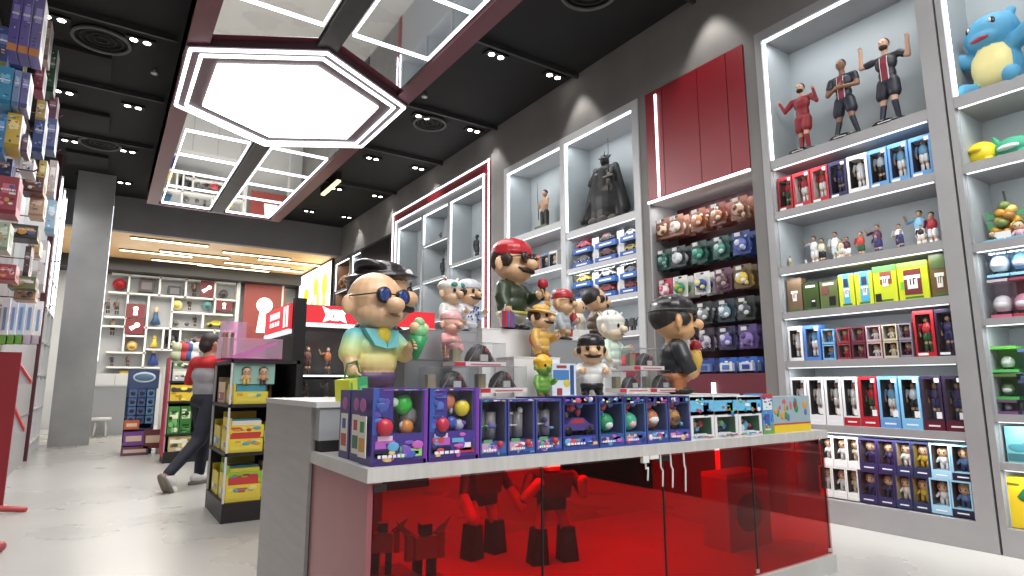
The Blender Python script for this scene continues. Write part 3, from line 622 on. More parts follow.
# ------------------------------------------------------------------ goods in the right-hand unit
def soft_toy():
    X0 = XW+.2; y_ = wall_y(1000, 85, X0)
    t = T('plush_toy', 'big sky blue plush creature with a cream belly and open arms on the top shelf', 'plush toy', (X0, y_, 3.25), RZ-.25); t.scale = (1.08, 1.05, 1.25)
    B, Cr = (72, 158, 204), (240, 228, 150)
    q = [('e', 'blue', (0, 0, .17), (.15, .13, .16)), ('e', 'belly', (0, -.035, .17), (.135, .115, .145)), ('e', 'blue', (0, -.02, .38), (.165, .14, .12)), ('e', 'blue', (0, -.1, .335), (.1, .07, .055)),
         ('e', 'blue', (-.12, .0, .47), (.035, .025, .035)), ('e', 'blue', (.12, 0, .47), (.035, .025, .035))]
    for s in (-1, 1):
        q += [('c', 'blue', (s*.11, -.02, .25), (s*.25, -.06, .3), .05, .052), ('c', 'blue', (s*.1, -.03, .05), (s*.15, -.14, .045), .05, .055), ('e', 'blue', (s*.28, -.06, .33), (.02, .02, .03)), ('e', 'blue', (s*.3, -.06, .3), (.03, .02, .02))]
    o = sculpt(q, .008, {'blue': P(B, .6), 'belly': P(Cr, .65)}, t, {'blue': 'body', 'belly': 'belly'}, 4)
    m = MB()
    for s in (-1, 1): m.ell((s*.075, -.13, .41), (.02, .012, .028), P((30, 26, 30), .2)).ell((s*.07, -.142, .418), (.008, .006, .012), WHITE)
    m.build('eye', t); MB().ell((0, -.158, .322), (.06, .02, .014), P((170, 50, 70), .5)).build('mouth', t)
soft_toy()
def rb(cx, cy, w, h, z): return wall_y(cx, cy, XW+.15)
t = T('round_toy', 'yellow ball shaped plush toy on the second shelf of the corner unit', 'plush toy', (XW+.2, wall_y(981, 150, XW+.2), 2.73), RZ-.2)
o = sculpt([('e', 'y', (0, 0, .1), (.105, .09, .1)), ('e', 'y', (-.07, -.04, .03), (.03, .03, .03)), ('e', 'y', (.07, -.04, .03), (.03, .03, .03)), ('e', 'o', (0, -.085, .12), (.045, .03, .02))], .006, {'y': P((240, 214, 20), .5), 'o': P((222, 186, 20), .5)}, t, {'y': 'body', 'o': 'nose'}, 3)
t = T('plush_toy', 'small green plush creature with ears behind the yellow ball toy', 'plush toy', (XW+.2, wall_y(1013, 140, XW+.2), 2.73), RZ-.2)
sculpt([('e', 'g', (0, 0, .09), (.13, .09, .085)), ('c', 'g', (-.09, 0, .14), (-.12, 0, .21), .03, .012), ('c', 'g', (.09, 0, .14), (.12, 0, .21), .03, .012), ('e', 'g', (-.08, -.06, .02), (.035, .04, .03)), ('e', 'g', (.08, -.06, .02), (.035, .04, .03)), ('e', 'm', (0, -.08, .085), (.07, .03, .02))], .006, {'g': P((48, 160, 120), .6), 'm': P((214, 236, 222), .6)}, t, {'g': 'body', 'm': 'mouth'}, 3)
# gold multi figure scene, card, pink toy
t = T('gold_statuette', 'gold and green winged statuette on the third shelf of the corner unit', 'statuette', (XW+.2, wall_y(1008, 225, XW+.2), 2.13), RZ)
m = MB()
for k in range(16): a = k*2.4; rr_ = .085*(1-k/20); m.ell((rr_*math.cos(a), rr_*.6*math.sin(a), .04+.016*k), (.04, .035, .035), P(((206, 150, 40), (226, 190, 90), (170, 110, 40), (110, 130, 60))[k % 4], .35), None, 9, 6)
m.build('body', t)
m = MB()
for s in (-1, 1):
    for z in (.12, .2): m.prismY([(s*.04, z), (s*.13, z+.07), (s*.11, z-.01)], -.01, .01, P((70, 140, 90), .5))
m.build('wing', t); MB().cyl((0, .03, .26), (-.01, .03, .4), .008, P((60, 56, 54))).build('staff', t)
tag(MB().box(-.055, .055, -.003, .003, 0, .07, WHITE).box(-.055, .055, 0, .03, 0, .004, WHITE).build('price_card', None, (XW+.06, wall_y(1002, 240, XW+.06), 2.13)), 'small white price card before the gold statuette', 'card').rotation_euler = (0, 0, RZ)
t = T('small_statuette', 'small pale pink figure at the edge beside the gold statuette', 'statuette', (XW+.12, wall_y(1020, 236, XW+.12), 2.13), RZ); link('body', chibi_mesh((230, 180, 190), (220, 160, 170), h=.14), t)
t = T('small_statuette', 'tiny dark green figure left of the white price card', 'statuette', (XW+.06, wall_y(993, 243, XW+.06), 2.13), RZ); link('body', chibi_mesh((50, 60, 40), (50, 50, 40), hair=(80, 110, 50), h=.08), t)
def clear_case(label, px0, px1, ym, z, h, top, base, figc, d=.14, v=XW, inset=.04, group=None):
    ya, yb = wall_y(px0, ym), wall_y(px1, ym); w = ya-yb-.006
    t = T('clear_case', label, 'boxed toy', (XW+inset+d/2, (ya+yb)/2, z), RZ, group)
    MB().box(-w/2, w/2, -d/2, d/2, 0, .02, P(base, .4)).box(-w/2, w/2, d/2-.004, d/2, 0, h, P(top, .4)).box(-w/2, w/2, -d/2, d/2, h-.02, h, P(top, .4)).build('base', t)
    MB().box(-w/2, w/2, -d/2, -d/2+.002, .02, h-.02, ACRY).box(-w/2, -w/2+.002, -d/2, d/2, .02, h-.02, ACRY).box(w/2-.002, w/2, -d/2, d/2, .02, h-.02, ACRY).build('cover', t)
    link('figurine', obj_mesh('helmet', figc, (230, 232, 236), h*.6), t, (0, 0, .02)); return t
for a, b, ym, z, h, tp, bs, fg, lb in ((985, 1008, 280, 1.88, .27, (120, 190, 226), (130, 196, 230), (220, 236, 244), 'pale blue clear case stacked on the pink one, left'), (1008.5, 1030, 278, 1.88, .27, (110, 180, 220), (130, 190, 226), (90, 150, 200), 'pale blue clear case at the frame edge, upper'),
                                       (987, 1009, 305, 1.595, .27, (190, 170, 186), (220, 90, 130), (214, 206, 214), 'pink based clear case under the pale blue one, left'), (1009.5, 1030, 304, 1.595, .27, (150, 60, 80), (190, 50, 80), (200, 120, 150), 'dark red clear case at the frame edge'),
                                       (986, 1014, 345, 1.215, .18, (96, 196, 70), (80, 200, 90), (214, 236, 210), 'bright green clear case on top of the stack of three'), (987, 1014, 372, 1.03, .175, (90, 120, 60), (70, 180, 80), (90, 120, 70), 'dark green clear case in the middle of the stack of three'), (989, 1015, 402, .94-.01, .1, (110, 80, 110), (120, 80, 130), (190, 180, 190), 'purple clear case at the bottom of the stack of three'),
                                       (1014.5, 1040, 350, 1.17, .2, (80, 110, 160), (60, 90, 150), (150, 170, 200), 'blue clear case beside the green stack, upper'), (1015.5, 1040, 385, .93, .23, (60, 80, 110), (70, 90, 130), (110, 130, 150), 'blue clear case beside the green stack, lower')):
    clear_case(lb, a, b, ym, z, h, tp, bs, fg)
y0 = wall_y(1004, 450); y1 = y0-.24
t = T('toy_box', 'teal toy box with a rock wave drawing above the yellow box', 'toy box', (XW+.1, (y0+y1)/2, .61), RZ)
MB().box(-.12, .12, -.05, .05, 0, .24, P((120, 200, 206), .4)).build('carton', t)
m = MB().box(-.115, .115, -.052, -.05, .01, .06, P((60, 120, 130)))
for k in range(3): m.ell((-.05+.06*k, -.05, .1+.01*k), (.06, .003, .03), P((70, 160, 176)))
m.ell((.07, -.051, .13), (.05, .003, .06), P((40, 110, 110))); m.build('print', t)
y0 = wall_y(999, 500); y1 = y0-.26
t = T('toy_box', 'bright yellow toy box with a leafy plant drawing on the lowest shelf', 'toy box', (XW+.12, (y0+y1)/2, .185), RZ)
MB().box(-.13, .13, -.08, .08, 0, .33, P((244, 208, 20), .4)).box(-.131, -.1, -.081, .08, 0, .06, P((200, 80, 20))).build('carton', t)
m = MB().ell((.02, -.081, .2), (.055, .004, .03), P((30, 110, 60))).prismY([(.0, .26), (-.04, .2), (.06, .2)], -.084, -.08, P((30, 120, 70))).ell((.04, -.082, .14), (.05, .003, .04), P((236, 196, 150))).ell((.07, -.082, .08), (.07, .003, .02), P((40, 30, 24))).box(-.11, -.02, -.082, -.08, .275, .29, P((140, 110, 20)))
m.build('print', t)

# ------------------------------------------------------------------ blister packs on the hook wall
def packthing(c1, c2, c3, w=.15, h=.2, n=4, kind=0):
    """one hanging pack"""
    parts = []
    k = MB().box(-w/2, w/2, -.004, 0, 0, h, P(c1, .45)).box(-w*.12, w*.12, -.0045, .0005, h*.9, h*.97, BLACK); parts.append(('card', k.mesh('card'), None))
    k = MB()
    kr = random.Random(hash((c1, c2, c3)) % 999)
    for q_ in range(6): k.ell((kr.uniform(-.3, .3)*w, -.012-.02*kr.random(), kr.uniform(.12, .75)*h), (w*kr.uniform(.07, .16), .014, h*kr.uniform(.05, .12)), P(kr.choice([c1, c2, c3, (200, 200, 200), (60, 60, 66)]), .35), None, 8, 5)
    if kind == 0: k.ell((0, -.025, h*.42), (w*.36, .03, h*.26), P(c2, .3)).ell((-w*.1, -.045, h*.5), (w*.16, .02, h*.14), P(c3, .3)).ell((w*.15, -.04, h*.3), (w*.14, .02, h*.1), P(c3, .3))
    elif kind == 1: k.cyl((0, -.05, h*.36), (0, 0, h*.36), w*.34, P(c2, .3), None, 14).cyl((0, -.055, h*.36), (0, -.05, h*.36), w*.18, P(c3, .3), None, 12)
    else: k.box(-w*.36, w*.36, -.045, -.004, h*.1, h*.62, P(c2, .3)).box(-w*.2, w*.2, -.05, -.045, h*.2, h*.5, P(c3, .3))
    parts.append(('toy', k.mesh('toy'), None))
    parts.append(('blister', MB().box(-w*.43, w*.43, -.06, -.004, h*.06, h*.72, ACRY).mesh('blister'), None))
    return parts
OR, TE, DG, PU, BL, SI = (128, 66, 40), (28, 76, 68), (48, 52, 54), (84, 68, 128), (44, 70, 146), (130, 138, 142)
rows = [(232, 2.78, [(656, OR, (230, 190, 150), (90, 50, 40), 'tan and orange'), (678, (150, 96, 72), (236, 226, 214), (220, 200, 190), 'cream and orange'), (700, OR, (190, 110, 50), (220, 200, 180), 'brown and orange'), (720, (112, 50, 36), (180, 110, 70), (226, 200, 180), 'rust and tan'), (742, (126, 70, 50), (206, 170, 140), (120, 60, 50), 'red brown and tan')]),
        (262, 2.42, [(658, TE, (40, 100, 84), (120, 170, 160), 'dark teal'), (680, (50, 60, 62), (226, 230, 232), (190, 200, 204), 'white and black'), (701, TE, (40, 130, 100), (90, 190, 170), 'teal with a green figure'), (723, TE, (70, 150, 130), (190, 210, 206), 'teal with a pale figure'), (744, BL, (90, 110, 190), (200, 206, 226), 'blue and violet')]),
        (290, 2.08, [(662, (200, 60, 90), (236, 220, 226), (220, 90, 120), 'pink and white'), (682, (226, 226, 220), (30, 150, 80), (200, 190, 60), 'white with a green figure'), (704, (230, 230, 226), (30, 60, 150), (236, 226, 120), 'white with a blue figure'), (725, (110, 70, 90), (90, 60, 64), (170, 150, 150), 'plum and brown'), (745, (110, 90, 60), (236, 200, 60), (226, 226, 220), 'yellow')]),
        (320, 1.76, [(686, (40, 60, 60), (90, 110, 100), (170, 180, 170), 'dark grey green'), (706, DG, SI, (220, 226, 226), 'black and silver'), (728, (40, 56, 66), (120, 160, 176), (226, 232, 236), 'black and ice blue'), (748, DG, (70, 84, 90), (200, 206, 206), 'black and grey')]),
        (345, 1.48, [(688, DG, (200, 196, 204), (110, 100, 110), 'grey and lilac'), (708, (60, 52, 70), (190, 190, 200), (110, 100, 130), 'dark with a pale figure'), (729, (50, 50, 84), (104, 96, 180), (200, 200, 226), 'navy with a violet figure'), (750, PU, (140, 110, 190), (70, 60, 120), 'purple')]),
        (368, 1.25, [(690, BL, (210, 216, 226), (60, 90, 170), 'blue box with silver toy'), (708, BL, (120, 140, 190), (60, 90, 170), 'blue box with dark toy'), (730, (40, 90, 190), (226, 230, 234), (70, 120, 200), 'low bright blue box'), (750, (40, 90, 190), (200, 210, 226), (40, 70, 160), 'low blue and white box')])]
rn = ['top', 'second', 'third', 'fourth', 'fifth', 'lowest']
for ri, (ym, z, its) in enumerate(rows):
    for ci, (px, c1, c2, c3, nm) in enumerate(its):
        y_ = min(wall_y(px, ym, XW+.1), 4.565)
        pk = packthing(c1, c2, c3, .2 if ri < 5 else .2, .235 if ri < 5 else .15, kind=(2 if ri == 5 else 0))
        for k in range(3):
            lab = '%s %s, %s in %s hook row%s' % (nm, 'blister pack' if ri < 5 else 'pack', ORD[ci], rn[ri], ('', ', behind the front one', ', third back')[k])
            hk = place('blister_pack', pk, lab, 'blister pack', (XW+.08+k*.085, y_-.012*k, z+.0), RZ, 'blister packs in the %s row of hooks' % rn[ri])
        if ri < 5:
            tag(MB().cyl((-.04, 0, 0), (.36, 0, .0), .004, BLACK, None, 6).box(-.05, -.04, -.03, .03, -.035, -.0, P((200, 200, 200))).build('wall_hook', None, (XW+.06, y_, z+.21)), 'thin dark display hook holding the %s packs, %s row' % (nm, rn[ri]), 'hook')

# ------------------------------------------------------------------ white unit: statues and car boxes
t = T('robed_statue', 'black robed statue with horned helm and raised sword on the upper shelf', 'statue', (XW+.24, wall_y(607, 210, XW+.24), 3.192), RZ+.15)
q = [('c', 'robe', (0, .03, .12), (0, .0, .75), .2, .1), ('e', 'robe', (0, 0, .3), (.26, .17, .3)), ('c', 'robe', (-.14, 0, .78), (.14, 0, .78), .06, .06), ('c', 'robe', (-.16, 0, .8), (-.27, -.02, .3), .05, .07), ('c', 'robe', (.16, 0, .8), (.3, .0, .2), .05, .07),
     ('e', 'helm', (0, -.02, .9), (.06, .07, .09)), ('c', 'robe', (.14, -.03, .76), (.17, -.16, .62), .045, .035), ('c', 'robe', (-.14, -.03, .76), (-.2, -.1, .6), .045, .035)]
for a in range(7): q.append(('c', 'robe', (.13*math.sin(a-3), -.06, .7), (.3*math.sin((a-3)*.45), -.14+.02*a, .1), .04, .05))
for x, z in ((-.06, 1.02), (.06, 1.02), (0, 1.06), (-.1, .97), (.1, .97)): q.append(('c', 'helm', (x*.6, -.02, .94), (x*1.25, -.02, z), .018, .004))
sculpt(q, .012, {'robe': noisy('dark_cloth', (15, 15, 17), (30, 30, 33), 20, .5), 'helm': P((40, 40, 44), .3, .6)}, t, {'robe': 'robe', 'helm': 'helm'}, 1)
MB().cyl((.17, -.17, .42), (.15, -.13, 1.15), .013, P((64, 62, 60), .3, .7), .004, 7).box(.09, .25, -.19, -.15, .6, .625, P((84, 76, 66), .4, .6)).ell((.17, -.17, .54), (.03, .03, .05), P((84, 76, 66), .4)).build('sword', t)
m = MB()
for k in range(9): a = k*.7; m.ell((.2*math.cos(a), .12*math.sin(a), .05), (.12, .09, .07), noisy('stone', (70, 68, 62), (104, 100, 92), 14, .7), (0, 0, a), 9, 6)
m.build('rock_base', t)
t = T('warrior_statue', 'small tan warrior statue holding a spear on a green base', 'statue', (XW+.22, wall_y(545, 232, XW+.22), 3.4), RZ)
q = [('c', 'dark', (-.05, 0, .1), (-.05, 0, .3), .035, .045), ('c', 'dark', (.05, 0, .1), (.04, 0, .3), .035, .045), ('e', 'tan', (0, 0, .42), (.07, .05, .12)), ('c', 'tan', (-.07, 0, .5), (-.1, -.05, .38), .025, .02), ('c', 'tan', (.07, 0, .5), (.11, -.04, .4), .025, .02), ('e', 'tan', (0, 0, .6), (.04, .045, .055)), ('e', 'dark', (0, .01, .625), (.042, .045, .045))]
sculpt(q, .008, {'tan': P((196, 150, 116), .5), 'dark': P((52, 50, 44), .6)}, t, {'tan': 'body', 'dark': 'trousers'}, 2)
MB().box(-.14, .14, -.09, .09, 0, .09, noisy('green_base', (84, 96, 72), (110, 120, 92), 9, .7)).build('base', t); MB().cyl((-.09, -.05, .2), (-.12, -.05, .82), .008, P((60, 50, 40)), .004, 6).build('spear', t)
# car boxes 3 x 2 rows, two high
cc = [[((190, 40, 60), (60, 60, 90)), ((60, 60, 66), (150, 60, 60)), ((226, 228, 230), (60, 60, 70))], [((90, 80, 110), (60, 60, 70)), ((120, 60, 70), (60, 60, 70)), ((226, 196, 60), (60, 60, 60))],
      [((226, 190, 50), (60, 60, 60)), ((180, 180, 186), (60, 60, 70)), ((80, 84, 92), (60, 60, 60))], [((60, 90, 160), (60, 60, 60)), ((190, 50, 60), (60, 60, 60)), ((170, 40, 50), (60, 60, 60))]]
cnm = [['red', 'dark', 'white'], ['purple', 'maroon', 'yellow'], ['yellow', 'silver', 'charcoal'], ['blue', 'red', 'crimson']]
exs = [(570, 588), (592, 613), (617, 634)]
for r, z in enumerate((2.865, 2.675, 2.405, 2.215)):
    for c, (a, b) in enumerate(exs):
        ym = (236, 252, 276, 292)[r]-c*5
        ya, yb = wall_y(a, ym), wall_y(b, ym); w = ya-yb-.01; h = .18
        t = T('car_box', '%s toy car in a blue based box, %s stack, %s, %s car shelf' % (cnm[r][c], ('first', 'middle', 'last')[c], ('on top', 'below')[r % 2], ('upper', 'lower')[r//2]), 'boxed toy car', (XW+.12, (ya+yb)/2, z), RZ, 'boxed toy cars on the %s car shelf' % ('upper', 'lower')[r//2])
        MB().box(-w/2, w/2, -.08, .08, 0, .07, P((34, 84, 168), .35)).box(-w*.3, w*.3, -.0815, -.08, .025, .045, P((220, 226, 236))).build('base', t)
        link('toy_car', obj_mesh('car', cc[r][c][0], cc[r][c][1], w*.72), t, (0, 0, .07))
        MB().box(-w/2, w/2, -.08, -.078, .07, h, ACRY).box(-w/2, -w/2+.002, -.08, .08, .07, h, ACRY).box(-w/2, w/2, -.08, .08, h-.003, h, ACRY).build('cover', t)
# white cards between and goods of the left bay
for r, z in enumerate((2.675, 2.215)):
    for c, px in enumerate((590, 615)):
        ym = (246, 284)[r]-c*5
        tag(MB().box(-.06, .06, -.004, .004, 0, .36, WHITE).build('divider_card', None, (XW+.1, wall_y(px, ym), z)), 'white divider card between the %s stacks of the %s car shelf' % (('first two', 'last two')[c], ('upper', 'lower')[r]), 'card').rotation_euler = (0, 0, RZ)
for i, (px, c1) in enumerate(((515, (170, 110, 90)), (523, (120, 120, 130)), (532, (210, 110, 80)), (541, (90, 110, 140)), (549, (200, 200, 196)))):
    place('small_box', wbox('s', .2, .24, .1, c1, (50, 44, 48), chibi_mesh(c1, (60, 60, 64), h=.16), None, (.1, .9, .12, .85)), '%s small window box, %s on the shelf under the warrior statue' % (('brown', 'grey', 'orange', 'slate', 'white')[i], ORD[i]), 'boxed toy', (XW+.12, wall_y(px, 268), 2.78), RZ, 'small boxes below the warrior statue')
for i, (px, c1) in enumerate(((618, (50, 50, 54)), (626, (44, 44, 50)), (633, (60, 58, 60)))):
    t = T('model_vehicle', 'small black model vehicle, %s on the shelf under the car boxes' % ORD[i], 'model vehicle', (XW+.14, wall_y(px, 324, XW+.14), 1.76), RZ, 'black model vehicles'); link('body', obj_mesh('robot', c1, (70, 70, 74), .17), t)
t = T('red_box', 'dark red case on the ledge under the white unit shelves', 'box', (XW+.15, wall_y(626, 345, XW+.1), 1.1), RZ); MB().box(-.2, .2, -.1, .1, 0, .4, P((150, 30, 44), .4)).box(-.2, .2, -.102, -.1, .28, .38, P((196, 60, 70))).build('carton', t)
# statuettes in the red-framed unit
for px, py, h, X0, z, lb in ((477, 235, .45, XW+.2, 3.1, 'dark standing statuette in the nearest bay'), (432, 233, .16, XW+.2, 3.89, 'small dark statuette in the middle bay, left'), (441, 229, .2, XW+.2, 3.89, 'small dark winged statuette in the middle bay, right'), (411, 277, .22, XW+.2, 3.1, 'dark bust in the farthest bay'), (443, 262, .4, XW+.2, 3.15, 'slim dark statuette in the middle bay, lower'), (475, 262, .2, XW+.2, 3.3, 'small pale statuette on the nearest bay shelf')):
    if 'nearest bay' in lb and h < .3: z = 3.3
    elif 'nearest' in lb: z = 3.3
    t = T('dark_statuette', lb, 'statuette', (X0, wall_y(px, py, X0), z), RZ, None); link('body', fig_mesh((40, 40, 46), (36, 36, 40), (70, 66, 66), (30, 30, 34), h=h, pose=1 if 'wing' in lb else 0) if 'pale' not in lb else fig_mesh((200, 204, 206), (190, 190, 194), h=h), t, (0, 0, .012)); MB().cyl((0, 0, 0), (0, 0, .012), h*.3+.02, BLACK, None, 14).build('base', t)
for i, (yy, z) in enumerate(((15.5, 3.66), (15.9, 3.66), (15.5, 2.76), (15.9, 2.76))):
    t = T('copper_helmet', 'copper coloured helmet, %s shelf, %s, beside the glowing panel' % (('upper', 'upper', 'lower', 'lower')[i], ('nearer', 'farther')[i % 2]), 'helmet', (XW+.2, yy, z), RZ); link('shell', obj_mesh('helmet', (186, 120, 70), (110, 70, 40), .5), t)

# ------------------------------------------------------------------ central island
IX0, IX1, IY0, IYM, IY1 = .82, 3.84, 2.13, 2.74, 3.72
isl = T('display_counter', 'long display counter with red glass front, steel top and raised rear platform', 'display counter', (IX0, IY0, 0))
def lb(m, x0, x1, y0, y1, z0, z1, mat): return m.box(x0-IX0, x1-IX0, y0-IY0, y1-IY0, z0, z1, mat)
m = MB(); lb(m, IX0-.01, IX1+.02, IY0-.02, IY1, .80, .85, noisy('counter_steel', (190, 188, 186), (206, 204, 201), 3, .35, .1, (12, 1, 1))); m.build('counter_top', isl)
m = MB(); lb(m, IX0, IX1+.02, IY0-.01, IY1, 0, .1, noisy('plinth_white', (180, 180, 178), (196, 196, 193), 2, .45)); m.build('plinth', isl)
m = MB(); lb(m, IX0-.015, IX0+.34, IYM+.08, IY1, .1, 1.045, STEEL); lb(m, IX0, IX0+.02, IYM+.06, IYM+.08, .1, .8, DGREY); m.build('end_cabinet', isl)
m = MB(); lb(m, IX0, IX0+.02, IY0, IYM+.06, .1, .8, noisy('rose_metal', (148, 84, 92), (164, 100, 106), 1.5, .25, .3)); m.build('side_panel', isl)
edges = [.84, 1.60, 2.35, 3.08, 3.82]
for i, (a, b) in enumerate(zip(edges, edges[1:])):
    m = MB(); lb(m, a+.004, b-.004, IY0+.0, IY0+.008, .11, .79, REDGL); g = m.build('glass_door', isl)
    h = MB(); lb(h, b-.05 if i % 2 else a+.0, b if i % 2 else a+.05, IY0-.006, IY0+.0, .765, .79, P((60, 54, 56), .3, .6)); lb(h, b-.03, b-.005, IY0-.006, IY0, .12, .14, P((200, 200, 200), .3, .7)); h.build('hinge', g)
    m = MB(); lb(m, b-.003, b+.003, IY0-.001, IY0+.009, .11, .79, P((30, 14, 16), .4)); m.build('door_edge', g)
    m = MB(); lb(m, a, b, IY1-.01, IY1-.004, .1, .8, clear('rear_glass', (.95, .62, .62), .01, .05)); m.build('rear_pane', isl)
m = MB(); lb(m, IX1-.004, IX1, IY0, IY1, .1, .8, clear('rear_glass', (.95, .62, .62), .01)); m.build('side_pane', isl)
m = MB(); lb(m, IX0+.01, IX1, IYM+.0, IY1-.02, .85, .905, BLACK); m.build('riser_base', isl)
m = MB(); lb(m, IX0+.0, IX1+.0, IYM-.001, IY1, .9, 1.045, noisy('platform_grey', (150, 152, 156), (162, 164, 168), 2, .4)); m.build('riser', isl)
m = MB(); lb(m, IX0-.02, IX1+.01, IYM-.01, IY1+.01, 1.045, 1.07, noisy('platform_top', (196, 196, 196), (206, 206, 206), 2, .4)); m.build('platform_top', isl)
lamp('case_glow', (2.2, 2.9, .775), (2.6, .2), 24, col=(1, .75, .7)); 
# white cables hanging in the case
for i, (px, y0p, y1p) in enumerate(((645, 452, 480), (660, 452, 486), (670, 448, 487), (683, 445, 491))):
    a = onY(2.118, px, y0p); b = onY(2.118, px+3, y1p)
    tag(MB().tube([(a[0], 2.118, .8), (a[0]+.002, 2.118, .74), (b[0]+.004, 2.118, (a[2]+b[2])/2-.01), (b[0], 2.12, b[2])], .0045, WHITE).build('cable'), 'white cable hanging before the red glass, %s from the plug block' % ORD[i], 'cable', None)
a = onY(2.118, 643, 450)[0]; tag(MB().box(a-.01, a+.03, 2.108, 2.128, .768, .8, WHITE).box(a+.04, a+.1, 2.11, 2.126, .782, .8, WHITE).box(a+.03, a+.04, 2.115, 2.122, .785, .795, WHITE).build('plug_block'), 'small white plug block under the counter top above the cables', 'power plug')
# toys inside the case
def robot(label, x, yv, h, turn, arm=0):
    t = T('robot_toy', label, 'toy robot', (x, yv, .1), turn); a = P((70, 62, 66), .45); b = P((206, 120, 100), .45); d = P((36, 32, 36), .5)
    m = MB()
    m.prismY([(-.15*h, .56*h), (.15*h, .56*h), (.19*h, .78*h), (-.19*h, .78*h)], -.09*h, .09*h, a).box(-.11*h, .11*h, -.08*h, .08*h, .46*h, .56*h, d).build('torso', t)
    MB().box(-.06*h, .06*h, -.07*h, .07*h, .8*h, .93*h, b).prismY([(-.02*h, .9*h), (-.12*h, 1.03*h), (-.05*h, .88*h)], -.02, .02, b).prismY([(.02*h, .9*h), (.12*h, 1.03*h), (.05*h, .88*h)], -.02, .02, b).build('head', t)
    for s in (-1, 1):
        MB().cap((s*.09*h, 0, .46*h), (s*.13*h, -.02*h, .28*h), .055*h, .045*h, b, 8).prismY([(s*.07*h, .0), (s*.23*h, .0), (s*.19*h, .3*h), (s*.09*h, .3*h)], -.09*h, .07*h, d).build('leg', t)
        MB().cap((s*.22*h, 0, .74*h), (s*.3*h, -.06*h, .58*h), .05*h, .045*h, a, 8).cap((s*.3*h, -.06*h, .58*h), (s*(.22 if arm else .32)*h, -.2*h, (.72 if arm else .42)*h), .045*h, .05*h, b, 8).build('arm', t)
robot('tall dark booted toy robot behind the first red glass door', 2.05, 3.35, .66, .2)
robot('tall toy robot with raised forearms behind the second red glass door', 2.32, 3.0, .66, -.2, 1)
for i, (px, py, yv, h) in enumerate(((388, 530, 2.35, .2), (430, 560, 2.32, .24), (412, 585, 2.24, .2), (455, 590, 2.26, .2))):
    x = float(onY(yv, px, py)[0]); z0 = .1
    t = T('toy_creature', 'small horned toy warrior low in the first red case, %s from the side panel' % ORD[i], 'toy figure', (x, yv+.05, .1+(.3, .24, .0, .0)[i]), .3*(i-1.5), 'horned toys in the red case')
    link('body', obj_mesh('robot', (206, 120, 100), (60, 50, 54), h), t)
    if i < 2: tag(MB().box(x-.12, x+.12, yv-.05, yv+.15, .1, .1+(.3, .24)[i]-.002, P((120, 60, 60), .4)).build('display_block'), 'low red display block under the %s horned toy in the case' % ORD[i], 'display block')
t = T('toy_box', 'yellow topped toy box seen through the last red glass door', 'toy box', (3.56, 2.6, .1), 0); MB().box(-.22, .22, -.1, .1, 0, .44, P((190, 120, 60), .4)).box(-.22, .22, -.1, .1, .44, .47, P((240, 190, 40), .4)).build('carton', t); MB().ell((0, -.101, .22), (.14, .004, .12), P((110, 90, 50), .5)).build('print', t)

# boxes on the low steel top
ZT = .85
VI, BLU, MAG = (84, 44, 140), (44, 66, 150), (170, 60, 170)
def top_box(label, px0, px1, ytop, yv, d, frame, inner, fig, mark, win, group=None, name='toy_box', extra=None):
    xa, xb = float(onY(yv, px0, 420)[0]), float(onY(yv, px1, 420)[0]); h = float(onY(yv, (px0+px1)/2, ytop)[2])-ZT; w = xb-xa-.004
    sd = int(px0*7); pal = PALV if frame[2] > frame[0] and frame[0] < 150 else [(90, 190, 236), (230, 240, 246), (200, 60, 70), (60, 110, 200), (110, 180, 90)]
    m = busy(MB(), -w*.48, w*.48, h*.02, win[2]*h*.96, -d/2-.002, pal, 12, sd, w*.08); lines(m, -w*.4, w*.1, h*.1, h*.04, -d/2-.005, (236, 230, 244), sd)
    busy(m, -w*.48, w*.48, win[3]*h, h*.99, -d/2-.002, pal, 10, sd+1, w*.06)
    if win[0] > .2: busy(m, -w*.49, -w/2+win[0]*w, h*.3, h*.98, -d/2-.002, [(60, 84, 170), (80, 110, 200), (90, 70, 170), (50, 60, 140)], 14, sd+2, w*.08)
    b = MB(); r_ = random.Random(sd)
    for i in range(7): b.ell((r_.uniform(win[0]+.12, win[1]-.12)*w-w/2, r_.uniform(-.3, .35)*d, h*r_.uniform(win[2]+.08, win[3]-.1)), (w*r_.uniform(.04, .1), d*.1, w*r_.uniform(.04, .11)), P(r_.choice(pal+[(200, 196, 206), (120, 116, 130)]), .35), None, 9, 6)
    extra = list(extra or [])+[('print', m.mesh('print'), None), ('toy', b.mesh('toy'), None)]
    return place(name, wbox(name, w, h, d, frame, inner, fig, None, win, mark, extra), label, 'boxed toy', ((xa+xb)/2, yv+d/2, ZT), 0, group), w, h
big_mark = lambda cap, w2: [(.02, .98, .0, .06, (60, 30, 110)), (.04, .42, .1, .2, (30, 26, 60)), (.06, .4, .22, .32, (190, 90, 200)), (.1, .36, .32, .38, (236, 190, 220)), (.06, .2, .12, .16, (230, 230, 240)), (.54, .9, .1, .2, cap), (.6, .84, .13, .17, w2), (.93, 1.0, .0, 1.0, (120, 50, 170)), (.0, .1, .4, 1.0, (50, 84, 180))]
def _unused(): pass
def sphere_extra(w, h, spec):
    e = []
    for nm, c, r, x, z, y in spec: e.append((nm, MB().ell((x*w, y, z*h), (r*w, r*w*.8, r*w), P(c, .3)).mesh(nm), None))
    return e
